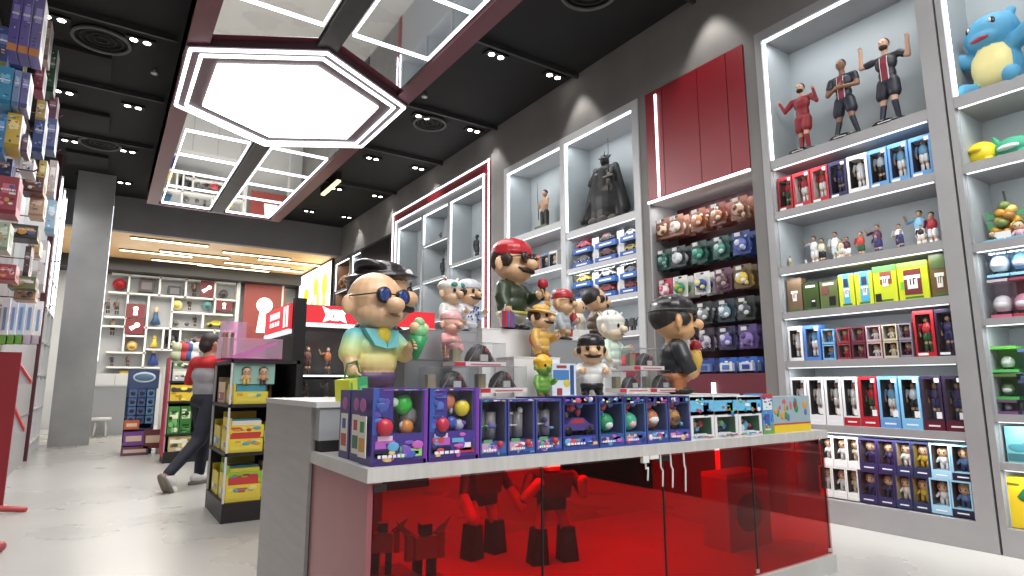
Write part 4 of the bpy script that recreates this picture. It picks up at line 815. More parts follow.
top_box('purple space themed toy box with a glossy green ball toy and green oval label', 372, 428, 388, 2.15, .12, (66, 50, 140), (92, 84, 120), None, big_mark((150, 214, 110), (180, 230, 140)), (.36, .9, .4, .96), None, 'toy_box',
        sphere_extra(.25, .28, [('green_ball', (40, 190, 50), .15, .1, .78, -.02), ('green_ball', (214, 236, 214), .07, -.06, .82, -.03), ('red_ball', (200, 40, 60), .13, -.26, .5, -.065), ('orange_toy', (220, 130, 50), .12, .16, .48, -.02), ('grey_toy', (120, 116, 120), .16, .22, .62, .0)]))
top_box('purple space themed toy box with a yellow ball toy and red oval label', 429, 479.5, 388, 2.15, .12, (70, 50, 150), (110, 100, 150), None, big_mark((196, 40, 60), (240, 220, 224)), (.34, .88, .4, .96), None, 'toy_box',
        sphere_extra(.24, .28, [('yellow_ball', (240, 214, 40), .14, .2, .72, -.03), ('tan_ball', (214, 120, 90), .14, -.06, .82, -.02), ('red_ball', (196, 40, 70), .12, -.24, .5, -.065), ('clear_toy', (190, 190, 214), .1, .16, .48, -.02), ('blue_toy', (60, 84, 190), .1, 0, .52, -.03)]))
for k in range(2):
    yv = 2.285+k*.135
    x0 = .83
    t, w, h = None, .25, .275
    place('toy_box', wbox('b', .25, .275, .12, (56, 46, 120), (90, 84, 110), None, None, (.36, .9, .4, .96), None), 'purple toy box standing %s the green ball box, showing its side' % ('right behind', 'second behind')[k], 'boxed toy', (.97, yv+.06, ZT), 0)
for k, bx in enumerate([o for o in COL.objects if o.name.startswith('toy_box') and 'purple' in o.get('label', '') and 'yellow ball' not in o.get('label', '')]):
    lx = -.1255 if k else -.1275
    c1 = ((214, 150, 60), (60, 120, 90), (190, 80, 60))[k % 3]; c2 = ((60, 150, 60), (190, 60, 60), (70, 90, 160))[k % 3]
    MB().box(lx-.001, lx+.002, -.04, .04, .03, .18, P((226, 224, 214), .4)).box(lx-.002, lx, -.03, .03, .05, .1, P(c1)).box(lx-.002, lx, -.02, .02, .12, .16, P(c2)).ell((lx, 0, .22), (.002, .03, .025), P((180, 90, 160))).build('side_print', bx)
for i, (a, b) in enumerate(((480, 520), (520.5, 543), (543.5, 562))):
    a, b = ((480, 507), (507.5, 535), (535.5, 562))[i]
    t, w, h = top_box('blue based clear toy box with grey tube toys, %s after the yellow ball box' % ORD[i], a, b, 399, 2.15, .13, (64, 74, 150), (96, 96, 128), None, [(.0, 1, .0, .06, (40, 60, 140)), (.06, .5, .08, .24, (196, 150, 190)), (.12, .44, .24, .3, (90, 160, 110)), (.55, .95, .06, .22, (50, 100, 190))], (.06, .94, .26, .95), 'clear tube toy boxes',
            extra=[('tube_toy', MB().cyl((-.03, 0, .07), (-.03, 0, .19), .022, P((120, 116, 130), .3)).cyl((.02, 0, .07), (.02, 0, .18), .026, P((150, 146, 150), .3)).box(-.05, .0, -.03, -.02, .12, .125, P((210, 214, 220))).mesh('tube_toy'), None), ('red_ball', MB().ell((.03, -.07, .05), .014, P((190, 50, 60))).mesh('red_ball'), None)])
# back row header cards
for i, (a, b, c, acc) in enumerate(((528, 548, (60, 40, 110), (190, 50, 90)), (549, 566, (50, 50, 130), (196, 60, 70)))):
    x0, x1 = float(onY(2.4, a, 400)[0]), float(onY(2.4, b, 400)[0])
    t = T('toy_box', 'dark violet toy box %s row behind the clear tube boxes' % ('first in the', 'second in the')[i], 'boxed toy', ((x0+x1)/2, 2.46, ZT)); w = x1-x0-.006
    MB().box(-w/2, w/2, -.05, .05, 0, .235, P(c, .4)).build('carton', t); MB().ell((0, -.051, .2), (.03, .003, .018), P(acc)).ell((.04, -.051, .19), (.02, .003, .014), P((90, 140, 210))).build('print', t)
# vehicle boxes
veh = [(562.5, 598, (50, 60, 140), (80, 60, 150), (196, 50, 60), 'car', 'with a kart toy and blue label'), (599, 624, (40, 90, 150), (30, 160, 100), (220, 230, 226), 'ball', 'with a green ball toy'), (624.5, 646, (60, 110, 170), (60, 190, 150), (236, 190, 190), 'ball', 'with a mint and pink ball toy'), (646.5, 668, (70, 90, 160), (206, 120, 70), (240, 240, 240), 'helmet', 'with a brown and white toy'), (668.5, 690, (60, 70, 150), (200, 140, 70), (120, 80, 60), 'helmet', 'with a tan toy')]
for i, (a, b, c, f1, f2, kd, nm) in enumerate(veh):
    w0 = .14
    top_box('blue violet toy box %s' % nm, a, b, 396, 2.15, .13, c, (64, 80, 140), None, [(0, 1, .86, 1.0, (50, 44, 120)), (.1, .35, .88, .98, (190, 60, 90)), (.5, .7, .87, .97, (226, 200, 190)), (.76, .92, .88, .97, (90, 110, 200)), (.0, 1, .0, .1, (44, 70, 160)), (.45, .9, .1, .24, (60, 80, 190)), (.55, .82, .14, .2, (236, 240, 246)), (.06, .36, .08, .2, (226, 150, 180))], (.05, .95, .26, .84), 'blue violet vehicle boxes',
            extra=[('toy', obj_mesh(kd, f1, f2, .12 if kd != 'car' else .2), (0, -.01, .065)), ('red_ball', MB().ell((-.03, -.03, .19), .022, P((190, 60, 80))).ell((.03, -.02, .2), .018, P((110, 120, 200))).mesh('red_ball'), None)])
for i, (a, b) in enumerate(((690.5, 714), (714.5, 738), (738.5, 762))):
    top_box('sky blue and white small toy box with a green framed picture, %s of three' % ORD[i], a, b, 396, 2.15, .12, (230, 232, 234), (60, 110, 80), chibi_mesh((60, 100, 90), (50, 60, 120), h=.07), [(0, 1, .56, .98, (96, 190, 236)), (0, 1, .9, .98, (206, 40, 60)), (0, 1, .56, .64, (214, 236, 246)), (.55, .8, .6, .84, (196, 50, 60)), (.58, .74, .54, .66, (40, 60, 140)), (.08, .9, .03, .07, (200, 204, 206))], (.1, .9, .1, .5), 'sky blue and white toy boxes')
top_box('blue and white toy box with white lettering blocks beside the group picture box', 762.5, 774, 394, 2.15, .12, (70, 150, 214), (60, 120, 60), None, [(0, 1, .9, 1, (200, 60, 60)), (.1, .9, .6, .88, (226, 232, 236)), (0, 1, 0, .2, (110, 180, 60)), (.2, .6, .2, .5, (40, 90, 190))], (.9, .95, .3, .35))
x0, x1 = float(onY(2.15, 774.5, 420)[0]), float(onY(2.15, 812, 420)[0]); w = x1-x0
t = T('toy_box', 'toy box with a colourful group picture and yellow bottom band, last on the counter', 'boxed toy', ((x0+x1)/2, 2.22, ZT))
MB().box(-w/2, w/2, -.06, .06, 0, .215, P((150, 176, 186), .35)).build('carton', t)
m = MB().box(-w/2, w/2, -.061, -.059, .0, .045, P((240, 204, 30))).box(-w/2, w/2, -.061, -.0595, .045, .055, P((200, 60, 40)))
rnd = random.Random(5)
for k in range(16): m.ell((rnd.uniform(-.42, .42)*w, -.061, rnd.uniform(.075, .195)), (rnd.uniform(.012, .024), .002, rnd.uniform(.014, .028)), P(rnd.choice([(220, 90, 120), (60, 150, 80), (226, 150, 60), (90, 110, 190), (240, 236, 230), (150, 70, 60)])), None, 8, 5)
m.build('print', t)

# clear cases with round dark sets on the platform
def dome_case(label, px0, px1, ytop, ybot, yv, group=None):
    x0, x1, z0, z1 = rectY(yv, px0, ytop, px1, ybot); w = x1-x0; h = z1-z0
    t = T('dome_case', label, 'boxed toy', ((x0+x1)/2, yv+.07, z0), 0, group)
    MB().box(-w/2, w/2, -.07, .07, 0, h*.18, P((214, 206, 206), .4)).box(-w/2, -w*.3, -.0715, -.07, .0, h*.16, P((196, 40, 60))).box(-w*.2, w*.4, -.0715, -.07, h*.05, h*.1, P((200, 90, 100))).build('base', t)
    link('round_set', obj_mesh('dome', (40, 32, 38), (130, 120, 124), w*.62), t, (w*.08, .0, h*.18))
    MB().box(-w*.46, -w*.3, -.02, .02, h*.18, h*.7, P((150, 140, 110), .5)).build('print', t)
    MB().box(-w/2, w/2, -.07, -.068, h*.18, h, CASE).box(-w/2, -w/2+.002, -.07, .07, h*.18, h, CASE).box(w/2-.002, w/2, -.07, .07, h*.18, h, CASE).box(-w/2, w/2, -.07, .07, h-.002, h, CASE).build('cover', t)
zP = 1.071
def yp_(yv, px): # image row of the platform top
    return 393
for a, b, yt, yb_, yv, l in ((430, 479, 367, 392.6, 2.83, 'clear case with a dark round set, lower row, first'), (481, 527, 366, 392.6, 2.83, 'clear case with a dark round set, lower row, second'), (455, 506, 342, 366.2, 2.83, 'clear case with a dark round set stacked on the lower two'),
                              (620, 650, 370, 392.3, 2.85, 'clear case with a dark round set beside the black suit figure, lower, first'), (650.5, 680, 370, 392.0, 2.85, 'clear case with a dark round set beside the black suit figure, lower, second'), (634, 664, 348, 369.8, 2.85, 'clear case with a dark round set stacked beside the black suit figure')):
    dome_case(l, a, b, yt, yb_, yv)
# risers
def riser(label, px0, px1, ytop, yv, d, mat):
    x0 = float(onY(yv, px0, 380)[0]); x1 = float(onY(yv, px1, 380)[0]); zt = float(onY(yv, (px0+px1)/2, ytop)[2])
    tag(MB().box(x0, x1, yv, yv+d, zP, zt-.006, mat).box(x0-.003, x1+.003, yv-.003, yv+d, zt-.006, zt, mat).build('display_riser'), label, 'display block'); return zt
RG, RW = P((112, 114, 118), .5), P((232, 232, 232), .4)
z_pink = riser('dark grey display riser under the pink figure', 404, 452, 359, 3.0, .22, RG)
z_back = riser('pale grey display riser under the cat ear and patterned shirt figures', 412, 481, 330, 3.26, .36, P((160, 163, 168), .4))
z_grn = riser('white display riser under the green tunic figure', 482, 531, 329, 3.2, .36, RW)
z_str = riser('white display riser under the straw hat figure', 514, 560, 357, 2.96, .2, RW)
z_red = riser('grey display riser under the red cap figure', 545, 592, 340, 3.18, .26, P((150, 152, 155), .4))
z_brn = riser('light grey display riser under the brown shirt figure', 590, 622, 341, 3.46, .22, P((170, 170, 172), .4))
z_wh = riser('pale display riser under the white haired figure', 598, 626, 372, 3.12, .2, RW)

# ------------------------------------------------------------------ large vinyl figures
def vinyl(label, px, ybase, ytop, yv, turn, skin, top, bottom, hat=None, hair=None, stache=None, specs=None, eyes=True, arms=('down', 'up'), shoes=(40, 36, 36), nose=None, zbase=None, sleeve='long', hatkind='cap', ramp=None, voxel=.011, legs=True, extra=None, earring=False):
    b = onY(yv, px, ybase); z0 = zbase if zbase is not None else float(b[2]); H = float(onY(yv, px, ytop)[2])-z0
    t = T('vinyl_figure', label, 'collectible figure', (float(b[0]), yv, z0), turn)
    L = lambda *a: tuple(v*H for v in a); s = H
    q = [('e', 'top', L(0, 0, .28), L(.195, .16, .15)), ('e', 'top', L(0, 0, .39), L(.195, .15, .13)), ('c', 'top', L(-.1, 0, .47), L(.1, 0, .47), .085*s, .085*s), ('e', 'bottom', L(0, 0, .17), L(.2, .16, .075))]
    for k in (-1, 1):
        q += [('c', 'bottom', L(k*.1, 0, .15), L(k*.105, 0, .11), .085*s, .082*s), ('c', 'legs', L(k*.105, 0, .11), L(k*.11, 0, .06), .07*s, .065*s), ('e', 'shoes', L(k*.115, -.045, .035), L(.07, .115, .038))]
    # head
    q += [('c', 'skin', L(0, 0, .5), L(0, -.01, .6), .09*s, .09*s), ('e', 'skin', L(0, 0, .765), L(.222, .205, .215)), ('e', 'skin', L(0, -.05, .65), L(.195, .175, .125)), ('e', 'skin', L(0, -.245, .705), L(.078, .075, .062))]
    for k in (-1, 1): q += [('e', 'skin', L(k*.24, .01, .71), L(.05, .03, .078), (0, 0, k*.35))]
    hands = []
    for k, ar in zip((-1, 1), arms):
        sh = L(k*.185, 0, .46)
        if ar == 'down': el, ha = L(k*.245, -.03, .33), L(k*.25, -.09, .22)
        elif ar == 'up': el, ha = L(k*.25, -.08, .35), L(k*.19, -.25, .4)
        else: el, ha = L(k*.25, -.06, .42), L(k*.26, -.2, .52)
        mid = tuple((a*.1+c*.9) for a, c in zip(sh, el))
        q += [('c', 'top', sh, mid, .082*s, .08*s), ('c', 'top' if sleeve == 'long' else 'skin', mid, el, *((.078*s, .072*s) if sleeve == 'long' else (.058*s, .056*s))), ('c', 'top' if sleeve == 'long' else 'skin', el, tuple(a*.25+c*.75 for a, c in zip(el, ha)), *((.074*s, .07*s) if sleeve == 'long' else (.056*s, .052*s))), ('c', 'skin', tuple(a*.4+c*.6 for a, c in zip(el, ha)), ha, .052*s, .05*s), ('e', 'skin', ha, L(.062, .055, .06))]
        hands.append((Vector(ha), Vector(el), k))
    if hair: q += [('e', 'hair', L(0, .05, .8), L(.232, .2, .19)), ('e', 'hair', L(-.2, -.05, .75), L(.045, .08, .07)), ('e', 'hair', L(.2, -.05, .75), L(.045, .08, .07))]
    if hat and hatkind == 'cap': q += [('e', 'hat', L(0, .0, .875), L(.236, .222, .15)), ('e', 'hat', L(0, .0, .84), L(.242, .226, .045)), ('e', 'hat', L(.03, .07, .9), L(.19, .16, .09))]
    if hat and hatkind == 'straw': q += [('e', 'hat', L(0, 0, .9), L(.19, .18, .1)), ('e', 'hat', L(0, 0, .84), L(.33, .3, .03), (.15, .1, 0))]
    if hat and hatkind == 'brim': q += [('e', 'hat', L(0, 0, .92), L(.2, .19, .09)), ('e', 'hat', L(0, 0, .88), L(.285, .27, .04), (0, -.1, 0)), ('e', 'hat', L(-.12, 0, .92), L(.14, .14, .05), (0, .4, 0))]
    if hat and hatkind == 'cat':
        q += [('e', 'hat', L(0, .01, .87), L(.26, .245, .14))]
        for k in (-1, 1): q += [('c', 'hat', L(k*.13, 0, .94), L(k*.2, 0, 1.06), .06*s, .015*s)]
    if hat and hatkind == 'dome': q += [('e', 'hat', L(0, 0, .86), L(.25, .24, .15)), ('c', 'hat', L(0, 0, .8), L(0, 0, .82), .24*s, .235*s)]
    mt = {'skin': P(skin, .38, 0, .15), 'top': ramp or P(top, .42, 0, .1), 'bottom': P(bottom, .45), 'legs': P(skin, .4) if legs else P(bottom, .45), 'shoes': P(shoes, .35)}
    nm = {'skin': 'body', 'top': 'shirt', 'bottom': 'trousers', 'legs': 'leg_skin', 'shoes': 'shoe'}
    if hat: mt['hat'] = P(hat, .3, 0, .2); nm['hat'] = 'hat'
    if hair: mt['hair'] = P(hair, .5); nm['hair'] = 'hair'
    out = sculpt(q, max(voxel*s, .0035), mt, t, nm, 3)
    body = out['skin']
    m = MB()
    for ha, el, k in hands:
        d = (ha-el).normalized(); sd = Vector((0, 0, 1)) if abs(d.z) < .8 else Vector((0, 1, 0)); up = d.cross(Vector((k, 0, 0))).normalized() if d.cross(Vector((k, 0, 0))).length > .1 else Vector((0, 0, 1))
        for i in range(4):
            a = ha+up*((i-1.5)*.022*s)+d*.03*s; c = a+d*(.026+.006*(i in (1, 2)))*s-Vector((k*.012*s, 0, 0)); m.cap(a, c, .0125*s, .011*s, mt['skin'], 8).cap(c, c-Vector((k*.018*s, 0, 0))+d*.006*s, .011*s, .01*s, mt['skin'], 8)
        m.cap(ha+up*.035*s, ha+up*.045*s-Vector((k*.03*s, 0, 0))+d*.03*s, .014*s, .011*s, mt['skin'], 8)
    m.build('finger', body)
    if specs:
        for k in (-1, 1):
            MB().loft(L(k*.09, -.21, .775), L(k*.09, -.236, .775), [(0, .062*s), (1, .062*s)], P((34, 30, 26), .3), 18).loft(L(k*.09, -.2365, .775), L(k*.09, -.241, .775), [(0, .052*s), (1, .048*s)], P(specs, .12, 0, .5), 18).build('spectacle_lens', body)
        MB().cap(L(-.03, -.24, .785), L(.03, -.24, .785), .006*s, .006*s, P((40, 36, 30), .3), 6).cap(L(.15, -.22, .785), L(.25, -.02, .77), .006*s, .006*s, P((40, 36, 30), .3), 6).cap(L(-.15, -.22, .785), L(-.25, -.02, .77), .006*s, .006*s, P((40, 36, 30), .3), 6).build('spectacle_frame', body)
    elif eyes:
        m = MB()
        for k in (-1, 1): m.ell(L(k*.09, -.195, .77), L(.034, .022, .044), P((30, 26, 26), .15))
        m.build('eye', body)
    if stache:
        m = MB()
        for k in (-1, 1): m.cap(L(k*.01, -.235, .64), L(k*.09, -.212, .64), .034*s, .028*s, P(stache, .5), 8).cap(L(k*.09, -.212, .64), L(k*.14, -.175, .665), .025*s, .008*s, P(stache, .5), 8)
        m.build('moustache', body)
    else:
        MB().cap(L(-.06, -.226, .625), L(.06, -.226, .625), .009*s, .008*s, P(tuple(int(v*.72) for v in skin), .5), 6).build('mouth', body)
    if extra: extra(t, H, out, hands)
    return t
def hat_trim(c):
    def f(t, H, out, hands):
        m = MB(); m.ring((0, 0, .815*H), .219*H, .012*H, P(c, .4)); m.build('hat_band', out['hat'])
    return f
SK = (226, 178, 132)
# 1 bald figure
def bald_extra(t, H, out, hands):
    ha = hands[1][0]
    MB().loft(ha+Vector((0, -.02*H, -.1*H)), ha+Vector((.01*H, -.04*H, .08*H)), [(0, .02*H), (1, .075*H)], P((40, 160, 90), .35), 14).build('cone', t)
    m = MB()
    for i, (x, z, r) in enumerate(((0, .11, .065), (-.04, .14, .045), (.045, .14, .045), (.0, .18, .045))): m.ell(ha+Vector(((.01+x)*H, -.04*H, z*H)), r*H, P(((120, 200, 130), (226, 190, 140), (206, 214, 160), (150, 200, 140))[i], .4))
    m.build('ice_cream', t)
    ha = hands[0][0]; g1, g2 = P((60, 178, 110), .4), P((214, 220, 50), .4); m = MB()
    Mx = Matrix.Translation(ha+Vector((-.03*H, -.05*H, -.16*H))) @ Matrix.Rotation(.35, 4, 'Z') @ Matrix.Rotation(-.12, 4, 'Y')
    m.box(-.115*H, -.02*H, -.06*H, .06*H, -.11*H, .1*H, g2, Mx).box(-.02*H, .11*H, -.06*H, .06*H, -.11*H, .1*H, g1, Mx).box(-.1*H, -.08*H, -.063*H, -.058*H, -.09*H, .08*H, g1, Mx).box(.0*H, .09*H, -.063*H, -.058*H, -.08*H, .04*H, P((110, 200, 140), .4), Mx)
    m.build('shopping_bag', t)
    MB().tube([tuple(ha+Vector(v)*H) for v in ((-.1, -.05, -.07), (-.08, -.05, .04), (.0, -.05, .06), (.04, -.05, -.07))], .008*H, P((60, 120, 60), .4)).build('bag_handle', t)
    m = MB()
    for k in (-1, 1): m.add([Vector(v)*H for v in ((0, -.175, .38), (k*.05, -.12, .53), (k*.16, -.1, .53), (k*.11, -.17, .4), (0, -.13, .38), (k*.05, -.09, .53), (k*.16, -.06, .53), (k*.11, -.12, .4))], [(0, 1, 2, 3), (7, 6, 5, 4), (0, 4, 5, 1), (1, 5, 6, 2), (2, 6, 7, 3), (3, 7, 4, 0)], P((100, 184, 190), .45))
    m.build('collar', out['top']); MB().ell(Vector((0, -.11, .48))*H, Vector((.07, .05, .08))*H, P((232, 206, 50), .45)).build('undershirt', out['top'])
vinyl('big bald vinyl figure in round blue glasses and beach shirt with an ice cream', 372, 394, 270, 2.92, .28, (232, 184, 140), (200, 210, 160), (92, 66, 110), specs=(36, 60, 130), arms=('down', 'up'), shoes=(226, 176, 140), zbase=1.071, sleeve='short', extra=bald_extra,
      ramp=zramp('beach_shirt', [(.0, (214, 150, 140)), (.13, (226, 190, 140)), (.22, (220, 214, 140)), (.29, (170, 208, 160)), (.34, (96, 182, 196))]))
def hatfeather(t, H, out, hands): MB().ell((.1*H, -.18*H, .9*H), (.05*H, .02*H, .05*H), P((230, 226, 220))).build('hat_badge', out['hat'])
vinyl('vinyl figure in a wide black brimmed hat behind the bald figure', 378, 384, 262, 3.55, .55, SK, (40, 34, 34), (40, 34, 34), hat=(40, 36, 40), hair=(24, 20, 20), stache=(30, 24, 22), zbase=1.071, hatkind='brim', extra=hatfeather, legs=False)
# 3 pink figure and 4 cat ear figure
vinyl('small pink vinyl figure with a pink headband standing on the dark riser', 450, 358, 311, 3.08, .35, (234, 178, 156), (232, 160, 164), (232, 160, 164), hat=(240, 176, 178), zbase=z_pink, eyes=False, legs=False, shoes=(224, 150, 150), arms=('up', 'down'),
      extra=lambda t, H, o, h: (MB().cap((-.26*H, -.1*H, .45*H), (-.3*H, -.14*H, .1*H), .014*H, .014*H, P((214, 190, 110), .3), 8).build('walking_stick', t), MB().ell((0, -.16*H, .72*H), (.1*H, .1*H, .05*H), P((230, 150, 150))).build('muzzle', t)))
def cat_extra(t, H, out, hands):
    for k in (-1, 1):
        MB().cap((k*.15*H, -.035*H, .945*H), (k*.195*H, -.03*H, 1.02*H), .035*H, .008*H, P((190, 40, 60))).build('inner_ear', out['hat'])
        MB().ell((k*.1*H, -.2*H, .885*H), (.08*H, .045*H, .05*H), P((60, 160, 140), .2)).build('goggle_lens', out['hat'])
vinyl('white vinyl figure in a cat ear helmet with green goggles, behind the pink figure', 450, 345, 280, 3.36, .3, (226, 186, 150), (226, 222, 220), (226, 222, 220), hat=(234, 232, 228), hatkind='cat', zbase=z_back, extra=cat_extra, legs=False, shoes=(220, 216, 210))
def spots(c, n, zr, seed):
    def f(t, H, out, hands):
        r_ = random.Random(seed); m = MB()
        for i in range(n):
            a = r_.uniform(-2.6, -.4); z = r_.uniform(*zr); R = .2 if z < .5 else .19
            m.ell((R*1.06*math.cos(a)*H, R*.86*math.sin(a)*H, z*H), (.02*H, .012*H, .02*H), P(c), None, 7, 5)
        m.build('shirt_pattern', out['top'])
    return f
vinyl('vinyl figure in a blue and white patterned shirt and cap with a brown moustache', 468, 345, 280, 3.42, .35, SK, (214, 218, 230), (206, 206, 214), hat=(208, 212, 222), hair=(60, 40, 30), stache=(70, 40, 30), zbase=z_back, extra=spots((60, 84, 160), 26, (.24, .5), 3), legs=False)
# 5 green tunic figure
def green_extra(t, H, out, hands):
    ha = hands[1][0]; MB().ell(ha+Vector((.0, -.03*H, .12*H)), (.07*H, .06*H, .06*H), P((190, 30, 50), .35)).cap(ha+Vector((0, -.02*H, -.04*H)), ha+Vector((0, -.03*H, .08*H)), .03*H, .035*H, P((30, 30, 36)), 8).build('microphone', t)
    ha = hands[0][0]; m = MB()
    for i, c in enumerate(((190, 60, 90), (90, 110, 200), (200, 70, 90), (70, 120, 210))): m.box((ha.x-(.09-.045*i)*H), (ha.x-(.052-.045*i)*H), ha.y-.05*H, ha.y, ha.z-.2*H, ha.z-.04*H, P(c, .3))
    m.build('bottle_pack', t); MB().tube([tuple(ha+Vector(v)*H) for v in ((-.08, -.02, -.04), (-.06, -.02, .03), (.05, -.02, .03), (.07, -.02, -.04))], .006*H, LWHITE).build('pack_handle', t)
    MB().ring((0, 0, .185*H), .165*H, .018*H, P((196, 186, 70), .5)).build('belt', t)
vinyl('large vinyl figure in a red headscarf and dark green jacket on the white riser', 512, 329, 241, 3.32, .42, SK, (44, 62, 38), (214, 206, 190), hat=(206, 34, 44), hair=(60, 38, 28), stache=(52, 28, 22), specs=(50, 34, 30), zbase=z_grn, extra=green_extra, legs=False)
# 6 straw hat figure
vinyl('vinyl figure in a straw hat and yellow robe with a red backpack', 541, 358, 304, 3.02, .35, SK, (222, 172, 74), (222, 172, 74), hat=(226, 178, 84), hair=(60, 40, 26), stache=(60, 34, 26), zbase=z_str, hatkind='straw', legs=False, shoes=(150, 60, 40),
      extra=lambda t, H, o, h: (MB().ell((-.19*H, .04*H, .33*H), (.07*H, .09*H, .13*H), P((206, 50, 40), .4)).build('backpack', t), MB().ring((0, 0, .52*H), .1*H, .025*H, P((226, 214, 190))).build('scarf', t)))
vinyl('vinyl figure in a red cap and grey jacket, facing sideways, on the grey riser', 563, 340, 290, 3.26, .55, SK, (164, 172, 180), (220, 180, 130), hat=(190, 40, 50), zbase=z_red, specs=(120, 90, 60), legs=False,
      extra=lambda t, H, o, h: (MB().ell((.2*H, -.16*H, .45*H), (.08*H, .08*H, .1*H), P((200, 50, 60))).build('red_toy', t), MB().ell((-.17*H, .1*H, .93*H), .05*H, LWHITE).ell((.17*H, .1*H, .93*H), .05*H, LWHITE).build('cap_ear', t)))
vinyl('vinyl figure in a brown checked shirt with black hair, seen from the side', 596, 341, 287, 3.5, 1.15, SK, (104, 84, 66), (84, 70, 60), hair=(30, 26, 26), stache=(60, 30, 24), zbase=z_brn, legs=False)
def spiky(t, H, out, hands):
    m = MB()
    for i in range(9): a = i*.7; m.cap((.13*H*math.cos(a), .12*H*math.sin(a), .9*H), (.24*H*math.cos(a), .2*H*math.sin(a), 1.0*H), .05*H, .008*H, P((226, 228, 220)), 8)
    m.build('hair_spike', out['hat'])
vinyl('white haired vinyl figure in mint and white clothes', 612, 373, 313, 3.2, .3, (234, 208, 176), (206, 230, 214), (236, 236, 230), hat=(228, 230, 222), hatkind='dome', zbase=z_wh, extra=spiky, legs=False, shoes=(200, 200, 196))
vinyl('vinyl figure in a black beret and white shirt looking down beside the blue box', 592, 392.5, 335, 2.88, -.55, SK, (222, 222, 220), (34, 32, 34), hat=(26, 26, 32), hair=(40, 30, 26), stache=(40, 28, 24), zbase=zP, legs=False, arms=('up', 'up'))
def suit_extra(t, H, out, hands):
    ha = hands[1][0]
    MB().ell(ha+Vector((0, -.03*H, .1*H)), (.07*H, .07*H, .065*H), P((180, 30, 46), .3)).build('red_ball', t)
    MB().loft(ha+Vector((0, -.02*H, -.2*H)), ha+Vector((0, -.03*H, .05*H)), [(0, .04*H), (.6, .075*H), (1, .06*H)], P((222, 180, 70), .5), 10).build('paper_bag', t)
    MB().ell((.21*H, .01*H, .62*H), (.015*H, .01*H, .03*H), P((226, 190, 90), .2, .8)).ell((-.22*H, .01*H, .62*H), (.015*H, .01*H, .03*H), P((226, 190, 90), .2, .8)).build('earring', out['skin'])
    MB().box(-.02*H, .02*H, -.155*H, -.12*H, .38*H, .53*H, WHITE).build('collar', out['top'])
    MB().ring((0, 0, .84*H), .24*H, .012*H, P((60, 58, 62), .4)).build('hat_band', out['hat'])
vinyl('large vinyl figure in a black beret and black suit, in profile, holding a red ball', 676, 392, 297, 2.92, 1.0, (228, 168, 112), (34, 36, 42), (200, 120, 70), hat=(28, 28, 32), hair=(34, 28, 26), stache=(60, 44, 36), zbase=zP, extra=suit_extra, legs=False, arms=('down', 'up'))
vinyl('little green toy figure with a wide yellow helmet beside the clear cases', 543, 392, 356, 2.83, .1, (110, 160, 60), (110, 170, 60), (90, 150, 50), hat=(240, 184, 30), hatkind='dome', zbase=zP, legs=False, shoes=(120, 80, 50), voxel=.02)
x0, x1, z0, z1 = rectY(2.84, 553, 359, 577, 392)
t = T('toy_box', 'blue and white toy box standing between the yellow helmet toy and the black beret figure', 'boxed toy', ((x0+x1)/2, 2.9, zP)); w = x1-x0; h = z1-z0
MB().box(-w/2, w/2, -.05, .05, 0, h, P((214, 224, 234), .4)).build('carton', t)
m = MB().box(-w*.45, w*.2, -.052, -.05, h*.5, h*.8, P((70, 130, 200))).box(-w*.3, w*.1, -.052, -.05, h*.86, h*.94, P((170, 60, 70))).ell((.1*w, -.051, .4*h), (w*.13, .003, h*.12), P((220, 200, 60))).box(w*.25, w*.4, -.053, -.05, .05*h, .95*h, P((40, 80, 150))).box(-w*.3, -w*.1, -.053, -.05, .04*h, .25*h, P((160, 50, 60)))
m.build('print', t)
# small extra figures between the large ones
for (px, yb_, yt, yv, a, b, hc, nm) in ((569, 337, 305, 3.4, (206, 206, 200), (190, 60, 60), (226, 226, 226), 'small white and red doll'), (547, 312, 292, 3.5, (214, 150, 60), (60, 50, 40), (220, 140, 50), 'small orange haired doll'), (580, 330, 300, 3.5, (236, 230, 220), (180, 170, 160), (240, 220, 190), 'small cream doll')):
    z0 = max(float(onY(yv, px, yb_)[2]), zP); H = float(onY(yv, px, yt)[2])-z0
    t = T('small_doll', nm+' between the red cap figure and the brown shirt figure' if px > 560 else nm+' behind the straw hat figure', 'doll', (float(onY(yv, px, yb_)[0]), yv, z0), .4); link('body', chibi_mesh(a, b, hair=hc, h=H), t)
    tag(MB().box(t.location.x-.05, t.location.x+.05, yv-.05, yv+.05, zP, z0-.002, RW).build('display_riser'), 'white display riser under the '+nm, 'display block')

